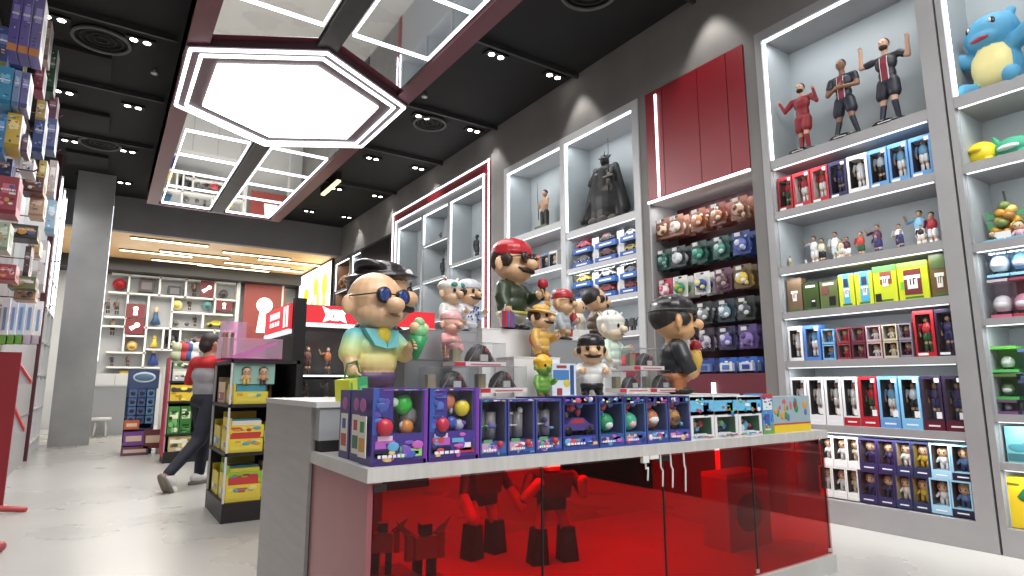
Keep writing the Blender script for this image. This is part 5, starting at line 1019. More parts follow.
# ------------------------------------------------------------------ shopper
pp = onZ(0, 205, 483)
t = T('person', 'person in a red and grey T-shirt, dark trousers and white trainers walking past the racks', 'person', (1.12, 7.95, 0), math.radians(122)); t.scale = (1.18, 1.12, 1.02); t.location.x = 1.03
q = [('c', 'trousers', (.09, -.02, .92), (.1, -.1, .5), .098, .07), ('c', 'trousers', (.1, -.1, .5), (.1, -.08, .1), .07, .05), ('c', 'trousers', (-.09, .0, .92), (-.1, .12, .52), .098, .072), ('c', 'trousers', (-.1, .12, .52), (-.1, .43, .2), .072, .052),
     ('e', 'trousers', (0, 0, .95), (.165, .12, .1)), ('e', 'shirt', (0, 0, 1.08), (.155, .11, .14)), ('e', 'shirt', (0, .0, 1.22), (.175, .12, .15)), ('e', 'yoke', (0, .0, 1.36), (.19, .11, .09)), ('c', 'yoke', (-.16, 0, 1.395), (.16, 0, 1.395), .06, .06),
     ('c', 'skin', (0, .01, 1.4), (0, -.01, 1.52), .055, .05), ('e', 'skin', (0, -.03, 1.6), (.072, .088, .11)), ('e', 'hair', (0, .0, 1.63), (.082, .098, .1)), ('e', 'hair', (0, .05, 1.57), (.07, .06, .08)), ('e', 'skin', (0, -.118, 1.585), (.013, .018, .02)),
     ('e', 'skin', (.078, -.005, 1.59), (.012, .02, .03)), ('e', 'skin', (-.078, -.005, 1.59), (.012, .02, .03)),
     ('c', 'yoke', (.18, 0, 1.38), (.23, .02, 1.16), .062, .05), ('c', 'skin', (.23, .02, 1.16), (.21, -.2, 1.08), .042, .032), ('e', 'skin', (.205, -.25, 1.07), (.025, .045, .035)),
     ('c', 'yoke', (-.18, 0, 1.38), (-.25, .04, 1.16), .062, .05), ('c', 'skin', (-.25, .04, 1.14), (-.24, -.14, 1.0), .042, .032), ('e', 'skin', (-.235, -.19, .97), (.025, .045, .035)),
     ('c', 'skin', (.1, -.08, .12), (.1, -.08, .07), .042, .042), ('c', 'skin', (-.1, .44, .2), (-.1, .46, .15), .042, .042)]
out = sculpt(q, .014, {'trousers': noisy('navy_cloth', (24, 26, 38), (36, 38, 52), 12, .8), 'shirt': noisy('grey_cloth', (150, 150, 154), (166, 166, 170), 12, .8), 'yoke': noisy('red_cloth', (176, 34, 40), (192, 42, 46), 12, .8), 'skin': P((196, 146, 118), .5), 'hair': P((40, 28, 24), .7)}, t,
             {'trousers': 'trousers', 'shirt': 'shirt', 'yoke': 'shirt_yoke', 'skin': 'body', 'hair': 'hair'}, 4)
for s, hx, hy, hz in ((1, .205, -.28, 1.065), (-1, -.235, -.22, .965)):
    m = MB()
    for k in range(4): m.cap((hx, hy, hz+.024-.016*k), (hx-s*.01, hy-.05, hz+.02-.018*k), .009, .008, P((196, 146, 118), .5), 7).cap((hx-s*.01, hy-.05, hz+.02-.018*k), (hx-s*.035, hy-.065, hz+.012-.018*k), .008, .007, P((196, 146, 118), .5), 7)
    m.cap((hx, hy+.02, hz+.03), (hx-s*.03, hy-.02, hz+.045), .01, .008, P((196, 146, 118), .5), 7); m.build('hand', out['skin'])
m = MB()
for s in (-1, 1): m.ell((s*.028, -.108, 1.605), (.012, .008, .008), BLACK, None, 7, 5)
m.cap((-.02, -.112, 1.54), (.02, -.112, 1.54), .005, .005, P((160, 90, 80)), 6); m.build('face_detail', out['skin'])
def shoe(c, rot):
    m = MB(); Mx = Matrix.Translation(c) @ Euler(rot).to_matrix().to_4x4(); W_ = P((226, 224, 222), .6); So = P((122, 112, 100), .8)
    k = MB().ell((0, -.0, .05), (.05, .09, .055), W_).ell((0, -.1, .035), (.047, .09, .04), W_)
    k.loft((0, 0, -.01), (0, 0, .018), [(0, 1), (1, 1)], So, 18)
    n = 18; vs = list(k.v)
    for i in range(len(vs)-2*n, len(vs)): x, y, z = vs[i]; vs[i] = (x*.052, y*.155-.05, z)
    k.v = [tuple(Mx @ (Vector(v)*1.12)) for v in vs]; return k.build('trainer', t)
shoe((.1, -.08, .012), (0, 0, 0)); shoe((-.1, .47, .1), (math.radians(62), 0, 0))

# ------------------------------------------------------------------ racks in the middle
YEL, LIME = (236, 216, 50), (150, 210, 60)
def rack(label, x0, x1, y0, y1, h, shelves, bodycol=(30, 30, 34), post=None, name='display_rack', side=False):
    t = T(name, label, 'display rack', (x0, y0, 0)); w = x1-x0; d = y1-y0; B = P(bodycol, .5)
    MB().box(0, w, 0, d, 0, .16, B).build('base', t)
    for z in shelves: MB().box(0, w, 0, d, z-.03, z, B).build('shelf', t)
    MB().box(w-.03, w, 0, d, .16, h, B).box(0, w, d-.02, d, .16, h, B).build('back_panel', t)
    for px_, py_ in ((.01, .01), (.01, d-.03)): MB().box(px_-.01, px_+.006, py_-.01, py_+.006, .16, h, post or LWHITE).build('post', t)
    return t
rack('black open display rack with yellow toy boxes on three shelves', .92, 1.5, 5.68, 6.6, 1.36, (.57, .98, 1.36))
def ybox(label, x0, x1, y0, y1, z, h, c1, c2, rnd_, group='yellow boxes on the black rack', fill=True):
    t = T('counter_box', label, 'boxed toy', ((x0+x1)/2, (y0+y1)/2, z), 0, group); w = x1-x0; d = y1-y0
    MB().box(-w/2, w/2, -d/2, d/2, 0, h*.62, P(c1, .4)).prism([(-w/2, -d/2), (-w/2+.012, -d/2), (-w/2+.012, d/2), (-w/2, d/2)], h*.62, h, P(c1, .4)).box(-w/2, w/2, d/2-.012, d/2, h*.62, h*1.25, P(c1, .4)).build('tray', t)
    r_ = random.Random(rnd_); m = MB(); n = 6
    for i in range(n):
        c = r_.choice([(236, 220, 60), (210, 60, 60), (60, 160, 190), (240, 150, 50), (236, 232, 224), (90, 180, 80)])
        m.box(-w/2+.02, w/2-.02, -d/2+.02+i*(d-.04)/n, -d/2+.02+(i+.8)*(d-.04)/n, h*.3, h*(.8+.15*r_.random()), P(c, .4))
    m.build('packet', t)
    m = MB(); m.box(-w*.42, w*.42, -d/2-.002, -d/2, h*.1, h*.26, P(c2, .4)); m.box(-w/2-.002, -w/2, -d*.4, d*.4, h*.12, h*.5, P(c2, .4))
    busy(m, -w*.46, w*.46, h*.3, h*.58, -d/2-.001, [(236, 226, 120), (200, 70, 60), (240, 150, 60), (90, 170, 190)], 7, rnd_, .03)
    for i in range(3): m.box(-w/2-.003, -w/2-.001, -d*.35+i*d*.25, -d*.2+i*d*.25, h*.2, h*.44, P(((210, 70, 60), (60, 150, 190), (240, 240, 230))[i], .4))
    m.build('print', t); return t
ybox('yellow counter box of packets on the bottom shelf of the black rack, front', .95, 1.23, 5.72, 6.08, .16, .22, YEL, (230, 210, 70), 1)
ybox('green rimmed yellow counter box stacked on the front bottom one', .96, 1.24, 5.75, 6.1, .30+.0, .16, LIME, (240, 226, 90), 2)
ybox('yellow counter box on the bottom shelf of the black rack, behind', .95, 1.2, 6.16, 6.5, .16, .2, YEL, (230, 210, 70), 3)
ybox('plain yellow counter box on the middle shelf of the black rack, front', .94, 1.22, 5.71, 6.06, .57, .18, YEL, (240, 224, 80), 4)
ybox('yellow counter box with red strip stacked on the middle shelf box', .95, 1.23, 5.74, 6.1, .69, .17, (240, 214, 60), (206, 60, 50), 5)
ybox('yellow counter box on the middle shelf, behind the stacked ones', .94, 1.2, 6.15, 6.5, .57, .2, (226, 206, 70), (90, 180, 200), 6)
ybox('yellow fronted counter box on the top shelf of the black rack', .96, 1.24, 5.71, 6.06, .98, .17, YEL, (236, 220, 80), 7)
ybox('cream counter box with red figures on the top shelf behind the yellow one', .95, 1.2, 6.12, 6.5, .98, .19, (230, 200, 160), (200, 70, 60), 8)
for i, (x, z, c, hh) in enumerate(((1.3, .57, (180, 190, 60), .24), (1.38, .57, (120, 110, 70), .26), (1.32, .98, (150, 120, 80), .25), (1.3, .16, (236, 236, 226), .3), (1.1, 1.11, (60, 150, 170), .12), (1.3, 1.0, (200, 170, 110), .26))):
    if i == 4: continue
    t = T('toy_box', '%s box standing behind the yellow boxes of the black rack, %s shelf' % (('lime', 'brown', 'tan', 'white', '', 'sand')[i], ('middle', 'middle', 'top', 'bottom', '', 'top')[i]), 'boxed toy', (x, 5.95+(i % 3)*.12, z)); MB().box(-.035, .035, -.08, .08, 0, hh, P(c, .4)).box(-.036, .0, -.081, -.08, hh*.3, hh*.7, P((240, 236, 210))).build('carton', t)
# pink acrylic display on top
t = T('acrylic_display', 'magenta and clear acrylic tray display on top of the black rack', 'display tray', (.84, 5.7, 1.362))
MB().box(0, .5, 0, .3, 0, .19, PINKAC).box(.0, .5, .0, .3, .0, .012, P((190, 70, 160), .3)).build('magenta_tray', t); MB().box(.02, .24, .3, .34, .19, .36, PINKAC).box(.02, .24, -.0, .02, .19, .31, ACRY).box(0.02, .04, .0, .34, .19, .33, ACRY).build('clear_riser', t)
MB().prismY([(.05, .02), (.2, .02), (.44, .14), (.46, .17), (.3, .12)], -.004, -.001, P((214, 120, 190), .3)).build('stripe', t)
for i in range(3): tag(MB().box(.86+.03*i, .88+.03*i, 5.76, 5.9, 1.376, 1.6, P(((200, 60, 60), (236, 226, 200), (150, 90, 80))[i], .4)).build('sticker_card'), '%s card standing in the magenta acrylic tray' % ('red', 'cream', 'brown')[i], 'card')
# blue/yellow plush between the rack shelves (top row)
t = T('toy_box', 'clear fronted box with two tan dolls under the acrylic tray', 'boxed toy', (1.12, 5.74, 1.15)); MB().box(-.17, .17, -.02, .05, 0, .18, P((150, 200, 190), .4)).build('carton', t); link('doll', chibi_mesh((226, 180, 130), (236, 200, 90), h=.15), t, (-.07, -.04, 0)); link('doll', chibi_mesh((214, 160, 120), (90, 60, 50), h=.15), t, (.07, -.04, 0))

# black kiosk with red header
t = T('display_kiosk', 'black kiosk with a red and white lit header and glass cases', 'display kiosk', (1.58, 6.3, 0))
MB().box(0, .12, 0, .08, 0, 2.03, BLACK).box(.0, .04, .08, 1.2, 0, 1.66, BLACK).box(.12, 1.6, .08, .14, 0, .95, BLACK).box(0, 1.6, 1.14, 1.2, 0, 1.95, BLACK).build('body', t)
MB().box(0.04, 1.6, .06, 1.14, 1.22, 1.25, BLACK).box(.12, 1.6, .05, .06, 1.225, 1.24, LED).box(0.04, 1.6, .06, 1.14, .92, .95, BLACK).build('shelf', t)
hd = MB().box(.12, 1.6, .0, .04, 1.78, 1.97, emit((206, 44, 56), .9)).box(.12, 1.6, -.005, .04, 1.74, 1.78, emit((244, 244, 244), 1.2)).box(-.03, .01, .08, 1.2, 1.71, 1.98, emit((214, 52, 60), .9)).box(-.035, .01, .08, 1.2, 1.67, 1.71, emit((244, 244, 244), 1.2)).build('header', t)
m = MB(); W3 = emit((244, 244, 246), 1.3)
for s in (-1, 1): m.prismY([(.42+s*.02, 1.83), (.42+s*.13, 1.79), (.42+s*.1, 1.87), (.42+s*.14, 1.96), (.42+s*.04, 1.92)], -.004, 0, W3)
m.box(.38, .46, -.004, 0, 1.81, 1.93, W3)
for x in (.4, .44): m.box(x-.006, x+.006, -.007, -.004, 1.84, 1.87, P((60, 60, 70)))
for k, x in enumerate((.62, .66, .7, .74)): m.box(x, x+.025, -.004, 0, 1.86, 1.9+.01*(k % 2), W3)
m.build('emblem', hd)
m = MB()
for k, yy in enumerate((.5, .62, .74, .86)):
    m.box(-.034, -.03, yy, yy+.08, 1.86, 1.93, W3).box(-.034, -.03, yy+.01, yy+.07, 1.78, 1.83, W3)
m.box(-.034, -.03, .14, .2, 1.74, 1.96, W3).box(-.034, -.03, .26, .32, 1.74, 1.96, W3).build('lettering', hd)
for z0 in (.95, 1.25): MB().box(.13, 1.58, .09, .094, z0+.01, z0+(.25 if z0 < 1 else .45), ACRY).build('glass_pane', t)
lamp('kiosk_glow', (2.3, 6.5, 1.73), (1.2, .1), 5)
for i in range(6):
    z0 = 1.25 if i < 3 else .95; x = 1.58+.28+.22*(i % 3)
    g = T('display_figure', '%s action figure behind the kiosk glass, %s, %s shelf' % (('brown', 'orange', 'dark', 'red', 'rust', 'plum')[i], ORD[i % 3], ('upper', 'lower')[i//3]), 'toy figure', (x, 6.75, z0), 0); link('body', fig_mesh(((110, 60, 40), (190, 100, 40), (60, 40, 50), (120, 40, 40), (150, 80, 60), (90, 50, 60))[i], (70, 40, 36), h=.3 if i < 3 else .22, pose=i % 3), g)
# racks farther back
t0 = rack('slim black rack of blue blister packs with boxes below, near the grey column', .38, .8, 12.05, 12.6, 1.4, (.42, .62, .95), (50, 70, 110), P((40, 60, 110)))
m = MB().box(.0, .44, -.03, 0, 1.08, 1.4, P((50, 70, 110), .4)).ell((.22, -.035, 1.27), (.17, .01, .09), P((190, 210, 220), .4)).ell((.22, -.045, 1.27), (.14, .01, .06), P((80, 110, 140), .4)).build('header_sign', t0)
for r in range(4):
    for c in range(3):
        tag(MB().box(-.055, .055, -.02, .02, 0, .13, P(((70, 100, 150), (56, 80, 130), (80, 120, 160))[c], .4)).ell((0, -.021, .07), (.035, .01, .035), P((30, 36, 50))).build('blister_pack', None, (.46+.13*c, 12.02, .5+.145*r)), 'small blue blister pack on the slim rack, %s row, %s across' % (('fourth', 'third', 'second', 'top')[r], ORD[c]), 'blister pack', 'blue blister packs on the slim rack')
for i, (x0, x1, z, h, c, nm) in enumerate(((.37, .58, .42, .14, (200, 90, 50), 'orange and red'), (.38, .66, .16, .22, (120, 60, 150), 'purple'), (.36, .74, .0, .14, (110, 70, 90), 'brown pink'), (.66, .92, .1, .3, (110, 50, 50), 'dark red'))):
    tag(MB().box(x0, x1, 11.86, 12.04, z, z+h, P(c, .4)).box(x0+.03, x1-.03, 11.858, 11.86, z+h*.3, z+h*.7, P((220, 190, 160))).build('toy_box'), '%s box low in front of the slim blue rack' % nm, 'boxed toy')
tag(MB().box(.86, 1.02, 12.0, 12.05, 0, 1.45, P((214, 206, 196), .5)).build('partition_board'), 'narrow cream board standing right of the slim blue rack', 'board')
t1 = rack('tall black rack of green and yellow packs in front of the shopper', .84, 1.5, 10.4, 10.9, 1.5, (.42, .9, 1.2), (24, 24, 26), P((180, 180, 184), .4, .6))
MB().box(-.02, .0, .0, .5, .1, 1.55, P((190, 40, 60), .4)).build('side_print', t1)
for i, (x0, x1, z, h, c, nm) in enumerate(((.87, 1.02, .422, .4, (60, 130, 50), 'green bag, first'), (1.03, 1.18, .422, .4, (50, 116, 44), 'green bag, second'), (.87, 1.25, .902, .24, (230, 190, 40), 'yellow printed box'), (.88, 1.2, 1.202, .18, (190, 190, 190), 'grey mixed box'), (.88, 1.1, 1.384, .1, (120, 150, 110), 'mint box'), (.9, 1.2, .162, .22, (190, 170, 120), 'tan box'))):
    tag(busy(MB(), x0, x1, z, z+h, 10.417, [tuple(max(0, v-50) for v in c), tuple(min(255, v+50) for v in c), (220, 214, 190), (60, 60, 60)], 10, i+40, .035).box(x0, x1, 10.42, 10.6, z, z+h, P(c, .4)).box(x0+.02, x1-.02, 10.418, 10.42, z+h*.55, z+h*.8, P((230, 224, 190) if i != 2 else (60, 60, 40))).add([], [], BLACK).build('toy_pack'), '%s on the tall rack in front of the shopper' % nm, 'boxed toy')
for i, (px, py, c) in enumerate(((185, 352, (210, 60, 70)), (176, 358, (190, 196, 160)), (194, 350, (220, 214, 214)), (188, 362, (60, 90, 150)))):
    p = onY(10.6, px, py); t = T('plush_toy', '%s plush on top of the tall rack in front of the shopper' % ('red', 'sage', 'white', 'blue')[i], 'plush toy', (float(p[0]), 10.6, 1.5), .3*i); sculpt([('e', 'a', (0, 0, .09), (.09, .08, .09)), ('e', 'a', (0, -.02, .22), (.08, .08, .075)), ('e', 'a', (-.06, 0, .29), (.03, .02, .03)), ('e', 'a', (.06, 0, .29), (.03, .02, .03))], .012, {'a': P(c, .7)}, t, {'a': 'body'}, 2)

# ------------------------------------------------------------------ back wall of pigeonholes
YB = 20.0
pw = T('pigeonhole_wall', 'white pigeonhole shelving across the back of the shop', 'display shelving', (0, YB, 0))
f = MB()
def seg(px0, py0, px1, py1, th=.05):
    a = onY(YB, px0, py0); b = onY(YB, px1, py1)
    if abs(px1-px0) > abs(py1-py0): z = (a[2]+b[2])/2; f.box(a[0], b[0], 0, .4, z-th/2, z+th/2, WHITE)
    else: x = (a[0]+b[0])/2; f.box(x-th/2, x+th/2, 0, .4, a[2], b[2], WHITE)
for s_ in ((112, 273, 236, 284), (108, 293, 236, 299.5), (171, 312, 233, 315), (104, 316, 126, 318), (100, 327, 236, 330), (145, 336, 126, 336), (106, 352, 146, 353), (106, 367, 160, 368), (146, 350, 200, 350), (171, 345, 235, 345),
           (129, 274, 129, 294), (160, 276, 160, 296), (186, 278, 186, 298), (215, 281, 215, 300), (236, 283, 236, 350), (126, 294, 125, 352), (146, 295, 146, 368), (171, 297, 171, 350), (215, 300, 215, 314), (203, 314, 203, 328), (163, 329, 163, 350), (180, 329, 180, 348), (214, 329, 214, 348)): seg(*s_)
f.build('board', pw)
MB().box(-.4, 3.35, .38, .42, 0, 4.28, P((186, 188, 190), .5)).build('back_panel', pw)
m = MB().box(-.4, 3.35, -.02, .4, 0, 1.45, P((196, 197, 199), .45)); 
for x in (.3, 1.0, 1.7, 2.4, 3.1): m.box(x, x+.01, -.025, -.02, .05, 1.4, GREY)
m.build('base_cabinet', pw)
lamp('pigeonhole_glow', (1.6, 19.3, 4.0), (3.2, .1), 60, (math.radians(-35), 0, 0)); lamp('back_glow', (1.5, 17.5, 4.4), (3, 1), 60)
# keyhole emblems
def keyhole(label, x0, y0, x1, y1, rot=0.0, big=False, yv=YB):
    a, b, z0, z1 = rectY(yv, x0, y0, x1, y1); w = b-a; h = z1-z0; t = T('emblem_panel', label, 'sign', ((a+b)/2, yv-.01, (z0+z1)/2), 0, None)
    MB().box(-w/2, w/2, 0, .02, -h/2, h/2, P((120, 40, 46), .5) if not big else P((150, 62, 60), .5)).build('panel_face', t); r = min(w, h)*(.17 if not big else .2); R = Matrix.Rotation(rot, 4, 'Y'); E_ = emit((246, 240, 232), 1.3)
    c = Vector((0, -.012, h*.16)); m = MB(); m.loft((c.x, c.y+.012, c.z), (c.x, c.y, c.z), [(0, r), (1, r)], E_, 22); m.prismY([(-r*.45, c.z), (r*.45, c.z), (r*.85, -h*.3), (-r*.85, -h*.3)], -.012, -.0, E_)
    m.v = [tuple(R @ Vector(v)) for v in m.v]; m.build('keyhole_mark', t)
keyhole('burgundy panel with an upright white keyhole, upper of the pair near the column', 126, 304, 145, 318)
keyhole('burgundy panel with a slanted white keyhole, lower of the pair near the column', 125, 319, 144, 334, .95)
keyhole('burgundy panel with a slanted white keyhole in the top row', 200, 281, 214, 297, .9)
keyhole('small burgundy panel with a white keyhole beside the yellow statuette row', 216, 301, 232, 311)
keyhole('dusky red wall panel with a big white keyhole right of the pigeonholes', 243, 285, 284, 345, 0, True)
tag(MB().box(3.28, 3.34, 19.98, 20.1, 0, 4.3, LWHITE).box(4.58, 4.64, 19.98, 20.1, 0, 4.3, LWHITE).box(3.28, 4.64, 19.98, 20.1, 4.3, 4.36, LWHITE).build('panel_frame'), 'pale frame around the big keyhole panel', 'frame')
items = [(112, 277, 127, 291, 'ball', (200, 30, 44), 'red winged toy in the top row'), (139, 281, 154, 293, 'box', (60, 50, 52), 'dark framed set in the top row'), (168, 287, 181, 297, 'box', (50, 50, 54), 'small black box in the top row'), (190, 283, 199, 297, 'fig', (170, 120, 110), 'pink brown figure beside the slanted keyhole'), (218, 289, 230, 299, 'ball', (90, 92, 90), 'grey toy at the end of the top row'),
         (150, 307, 162, 325, 'cone', (50, 90, 130), 'blue gowned figure'), (172, 299, 182, 311, 'ball', (226, 214, 130), 'pale yellow toy'), (186, 300, 194, 311, 'fig', (50, 50, 56), 'black statuette'), (203, 300, 212, 311, 'ball', (96, 150, 150), 'teal toy'), (172, 320, 180, 327, 'ball', (110, 110, 104), 'grey toy low'), (184, 322, 190, 327, 'ball', (90, 84, 80), 'tiny brown toy'), (193, 316, 198, 327, 'fig', (40, 44, 44), 'dark figure low'), (207, 321, 225, 328, 'car', (206, 190, 60), 'yellow toy car'),
         (104, 300, 112, 314, 'fig', (110, 104, 100), 'grey figure by the column, upper'), (114, 300, 120, 315, 'fig', (130, 110, 96), 'brown figure by the column, upper'), (107, 320, 118, 336, 'fig', (170, 150, 110), 'sand figure by the column'), (126, 340, 138, 352, 'ball', (220, 180, 100), 'golden plush'), (149, 336, 160, 348, 'cone', (232, 196, 60), 'yellow haired doll top'), (147, 348, 160, 366, 'cone', (44, 70, 160), 'blue skirted doll'),
         (167, 334, 176, 348, 'helmet', (26, 26, 28), 'black helmet'), (190, 335, 210, 344, 'car', (120, 110, 110), 'grey model bike'), (182, 338, 189, 349, 'fig', (120, 150, 130), 'mint figure'), (108, 356, 116, 367, 'fig', (96, 80, 110), 'violet figure'), (124, 356, 132, 367, 'fig', (170, 130, 120), 'tan figure'), (197, 336, 208, 348, 'ball', (206, 50, 60), 'red plush'), (108, 374, 118, 384, 'fig', (100, 60, 80), 'plum figure'), (119, 372, 128, 384, 'box', (220, 190, 60), 'yellow and orange box')]
for (a, b, c, d, kd, cl, nm) in items:
    x0, x1, z0, z1 = rectY(YB+.12, a, b, c, d); w = x1-x0; h = z1-z0
    t = T('display_toy', nm+' in the white pigeonholes', 'display toy', ((x0+x1)/2, YB+.2, z0+.03)); 
    if kd == 'fig': link('body', fig_mesh(cl, (60, 60, 66), h=h), t)
    elif kd == 'cone': MB().loft((0, 0, 0), (0, 0, h*.65), [(0, w*.48), (.6, w*.22), (1, w*.16)], P(cl, .5)).ell((0, 0, h*.8), (w*.2, w*.2, h*.18), P((220, 190, 150) if 'doll top' not in nm else cl)).build('body', t)
    elif kd == 'box': MB().box(-w/2, w/2, -.1, .1, 0, h, P(cl, .4)).box(-w*.35, w*.35, -.104, -.1, h*.2, h*.8, P(tuple(min(255, v+60) for v in cl))).build('body', t)
    else: link('body', obj_mesh(kd, cl, tuple(max(0, v-50) for v in cl), (h*1.1 if kd != 'car' else w)), t)
t = T('reception_desk', 'white desk beside the grey column at the back', 'desk', (-.15, 16.9, 0)); MB().box(0, .95, 0, .6, 0, 1.1, P((180, 182, 184), .5)).build('body', t); MB().box(-.03, .98, -.03, .63, 1.1, 1.14, LWHITE).build('desk_top', t)
t = T('small_stool', 'small white round stool before the desk', 'stool', (.07, 16.5, 0)); MB().cyl((0, 0, .36), (0, 0, .42), .2, WHITE, None, 20).build('seat', t)
for k in range(4): a = k*PI/2+.7; MB().cyl((.12*math.cos(a), .12*math.sin(a), .36), (.17*math.cos(a), .17*math.sin(a), 0), .016, WHITE, None, 8).build('leg', t)

# ------------------------------------------------------------------ peg wall on the left
XL = -.86
pl = T('peg_wall', 'tall pale peg wall unit full of hanging boxes with a burgundy post', 'display shelving', (-1.36, 4.6, 0))
MB().box(0, .04, 0, 7.4, 0, 5.3, noisy('peg_back', (150, 142, 144), (170, 164, 166), 2, .6)).build('back_panel', pl)
MB().box(.44, .52, 7.36, 7.46, 0, 4.9, P((84, 24, 36), .4)).build('post', pl)
for k, (y0_, y1_) in enumerate(((12.2, 12.9), (13.0, 13.7), (13.75, 14.3))):
    u = T('shelf_bay', 'lit white shelf bay between the burgundy post and the grey column, %s' % ORD[k], 'display shelving', (-1.36, y0_, 0)); d = y1_-y0_
    MB().box(0, .03, 0, d, 0, 4.8, LWHITE).box(0, .5, d-.03, d, 0, 4.8, LWHITE).build('frame', u)
    for z in (.2, .75, 1.3, 1.85, 2.4, 2.95): MB().box(.03, .5, 0, d-.03, z, z+.03, WHITE).build('shelf', u)
    MB().box(.48, .5, d-.03, d-.0, 2.4, 4.75, LED).build('light_strip', u)
    for j, z in enumerate((.23, .78, 1.33, 1.88)):
        tag(MB().box(-.15, .15, -.14, .14, 0, .32, P(((120, 70, 76), (90, 90, 100), (150, 120, 110), (84, 60, 70))[(j+k) % 4], .4)).box(.15, .152, -.1, .1, .08, .24, P((190, 190, 196))).build('toy_box', None, (-1.1, y0_+.35, z+.002)), 'small toy box on the %s shelf of lit bay %s from the post' % (('lowest', 'second', 'third', 'fourth')[j], ORD[k]), 'boxed toy')
lamp('left_bay_glow', (-1.0, 13.2, 4.6), (.1, 2.0), 30)
for i, (py, ) in enumerate(((22,), (38,), (55,), (70,))):
    pass
PUR, ORG, CYA, DBL, OLI, GRN = (92, 78, 168), (206, 130, 70), (50, 150, 200), (40, 62, 130), (120, 120, 60), (50, 96, 70)
lbx = [  # px0, py0, px1, py1, Y, spine colour, front colour, words
 (10, -8, 20, 51, 6.0, PUR, (120, 110, 190), 'violet with orange foot, first'), (21, -6, 31, 54, 6.02, (108, 94, 176), (150, 150, 200), 'violet with orange foot, second'), (32, -4, 43, 57, 6.04, (120, 110, 180), (226, 224, 226), 'violet with orange foot, third'),
 (-4, 26, 9, 66, 6.6, DBL, DBL, 'deep blue with olive foot'), (11, 50, 24, 70, 6.8, (50, 70, 140), OLI, 'blue behind the violet ones'), (44, 20, 50, 60, 7.4, (196, 170, 150), (230, 226, 224), 'beige past the violet ones'), (34, 66, 44, 90, 7.2, (170, 60, 90), (226, 220, 220), 'crimson in the second tier'), (46, 48, 56, 92, 8.0, GRN, (216, 226, 216), 'green in the second tier'),
 (-3, 66, 12, 104, 6.1, CYA, CYA, 'cyan'), (13, 70, 20, 106, 6.12, (120, 150, 200), (150, 170, 210), 'pale blue'), (21, 72, 29, 108, 6.14, (110, 110, 176), (226, 226, 230), 'lavender'), (36, 100, 46, 120, 7.2, (220, 190, 110), (226, 226, 230), 'cream third tier'), (48, 96, 57, 122, 8.2, (130, 70, 90), (200, 190, 190), 'plum third tier'),
 (-4, 113, 5, 152, 6.2, (50, 130, 196), (50, 130, 196), 'sky blue'), (5.5, 113, 21, 148, 6.22, (230, 190, 60), (226, 222, 226), 'yellow fronted'), (22, 134, 28, 152, 6.3, (90, 60, 80), (214, 206, 210), 'mauve'), (33, 118, 44, 152, 7.2, (60, 86, 150), (206, 210, 216), 'slate blue'), (46, 118, 56, 150, 8.0, (90, 110, 170), (226, 226, 230), 'powder blue'),
 (-3, 158, 12, 176, 6.6, (40, 60, 110), (60, 70, 120), 'navy'), (20, 158, 34, 172, 7.0, (214, 210, 210), (226, 222, 220), 'white'), (38, 160, 46, 188, 7.8, (216, 190, 90), (230, 226, 226), 'gold and white'), (22, 176, 44, 192, 7.4, (110, 60, 60), (206, 180, 150), 'brown with yellow edge'), (48, 160, 56, 196, 8.6, (196, 180, 176), (226, 226, 228), 'rose white'),
 (-3, 176, 18, 214, 6.4, (176, 50, 70), (214, 150, 160), 'red and pink'), (29, 196, 44, 216, 7.6, (216, 176, 140), (230, 210, 190), 'peach'), (46, 200, 56, 232, 8.6, (150, 190, 220), (226, 228, 232), 'ice blue'), (-3, 222, 9, 250, 6.3, (170, 190, 160), (200, 210, 190), 'sage'), (5, 224, 38, 238, 6.9, (60, 66, 56), (90, 96, 80), 'long dark green'), (28, 240, 40, 254, 7.4, (226, 170, 120), (230, 200, 170), 'apricot'),
 (-3, 264, 16, 280, 6.6, (190, 70, 80), (214, 150, 150), 'coral'), (8, 276, 36, 288, 7.0, (110, 120, 80), (150, 150, 120), 'long olive'), (14, 286, 36, 300, 7.2, (214, 170, 130), (226, 200, 180), 'sand'), (38, 240, 46, 290, 8.6, (206, 200, 204), (226, 226, 228), 'pearl white'), (24, 246, 30, 276, 7.0, (70, 50, 60), (90, 70, 80), 'dark plum')]
for (a, b, c, d, yv, c1, c2, nm) in lbx:
    c1 = tuple(int(v*.86+14) for v in c1)
    x0, x1, z0, z1 = rectY(yv, a, b, c, d); w = x1-x0; h = z1-z0; dp = .26
    t = T('hanging_box', '%s box hanging on the peg wall' % nm, 'boxed toy', ((x0+x1)/2, yv, z0), 0, 'boxes hanging on the peg wall')
    m = MB().box(-w/2, w/2-.004, 0, dp, 0, h, P(c1, .4)).box(w/2-.004, w/2, 0, dp, 0, h, P(c2, .4)); m.build('carton', t)
    m = MB().box(-w*.3, w*.3, -.002, 0, h*.55, h*.8, P(tuple(min(255, v+50) for v in c1), .4))
    m.box(-w/2, w/2, -.0025, 0, 0, h*.12, P(ORG if 'orange' in nm else (OLI if 'olive' in nm else tuple(max(0, v-40) for v in c1)), .4)).box(w/2, w/2+.002, dp*.2, dp*.8, h*.25, h*.7, P(tuple(max(0, v-50) for v in c2), .4)); busy(m, -w*.48, w*.46, h*.14, h*.95, -.003, [tuple(min(255, v+60) for v in c1), (226, 220, 214), tuple(max(0, v-40) for v in c1), (210, 150, 70), (70, 90, 150)], 9, a+b+c, w*.12); lines(m, -w*.36, w*.36, h*.62, h*.04, -.0055, (236, 236, 240), a+c); m.build('print', t)
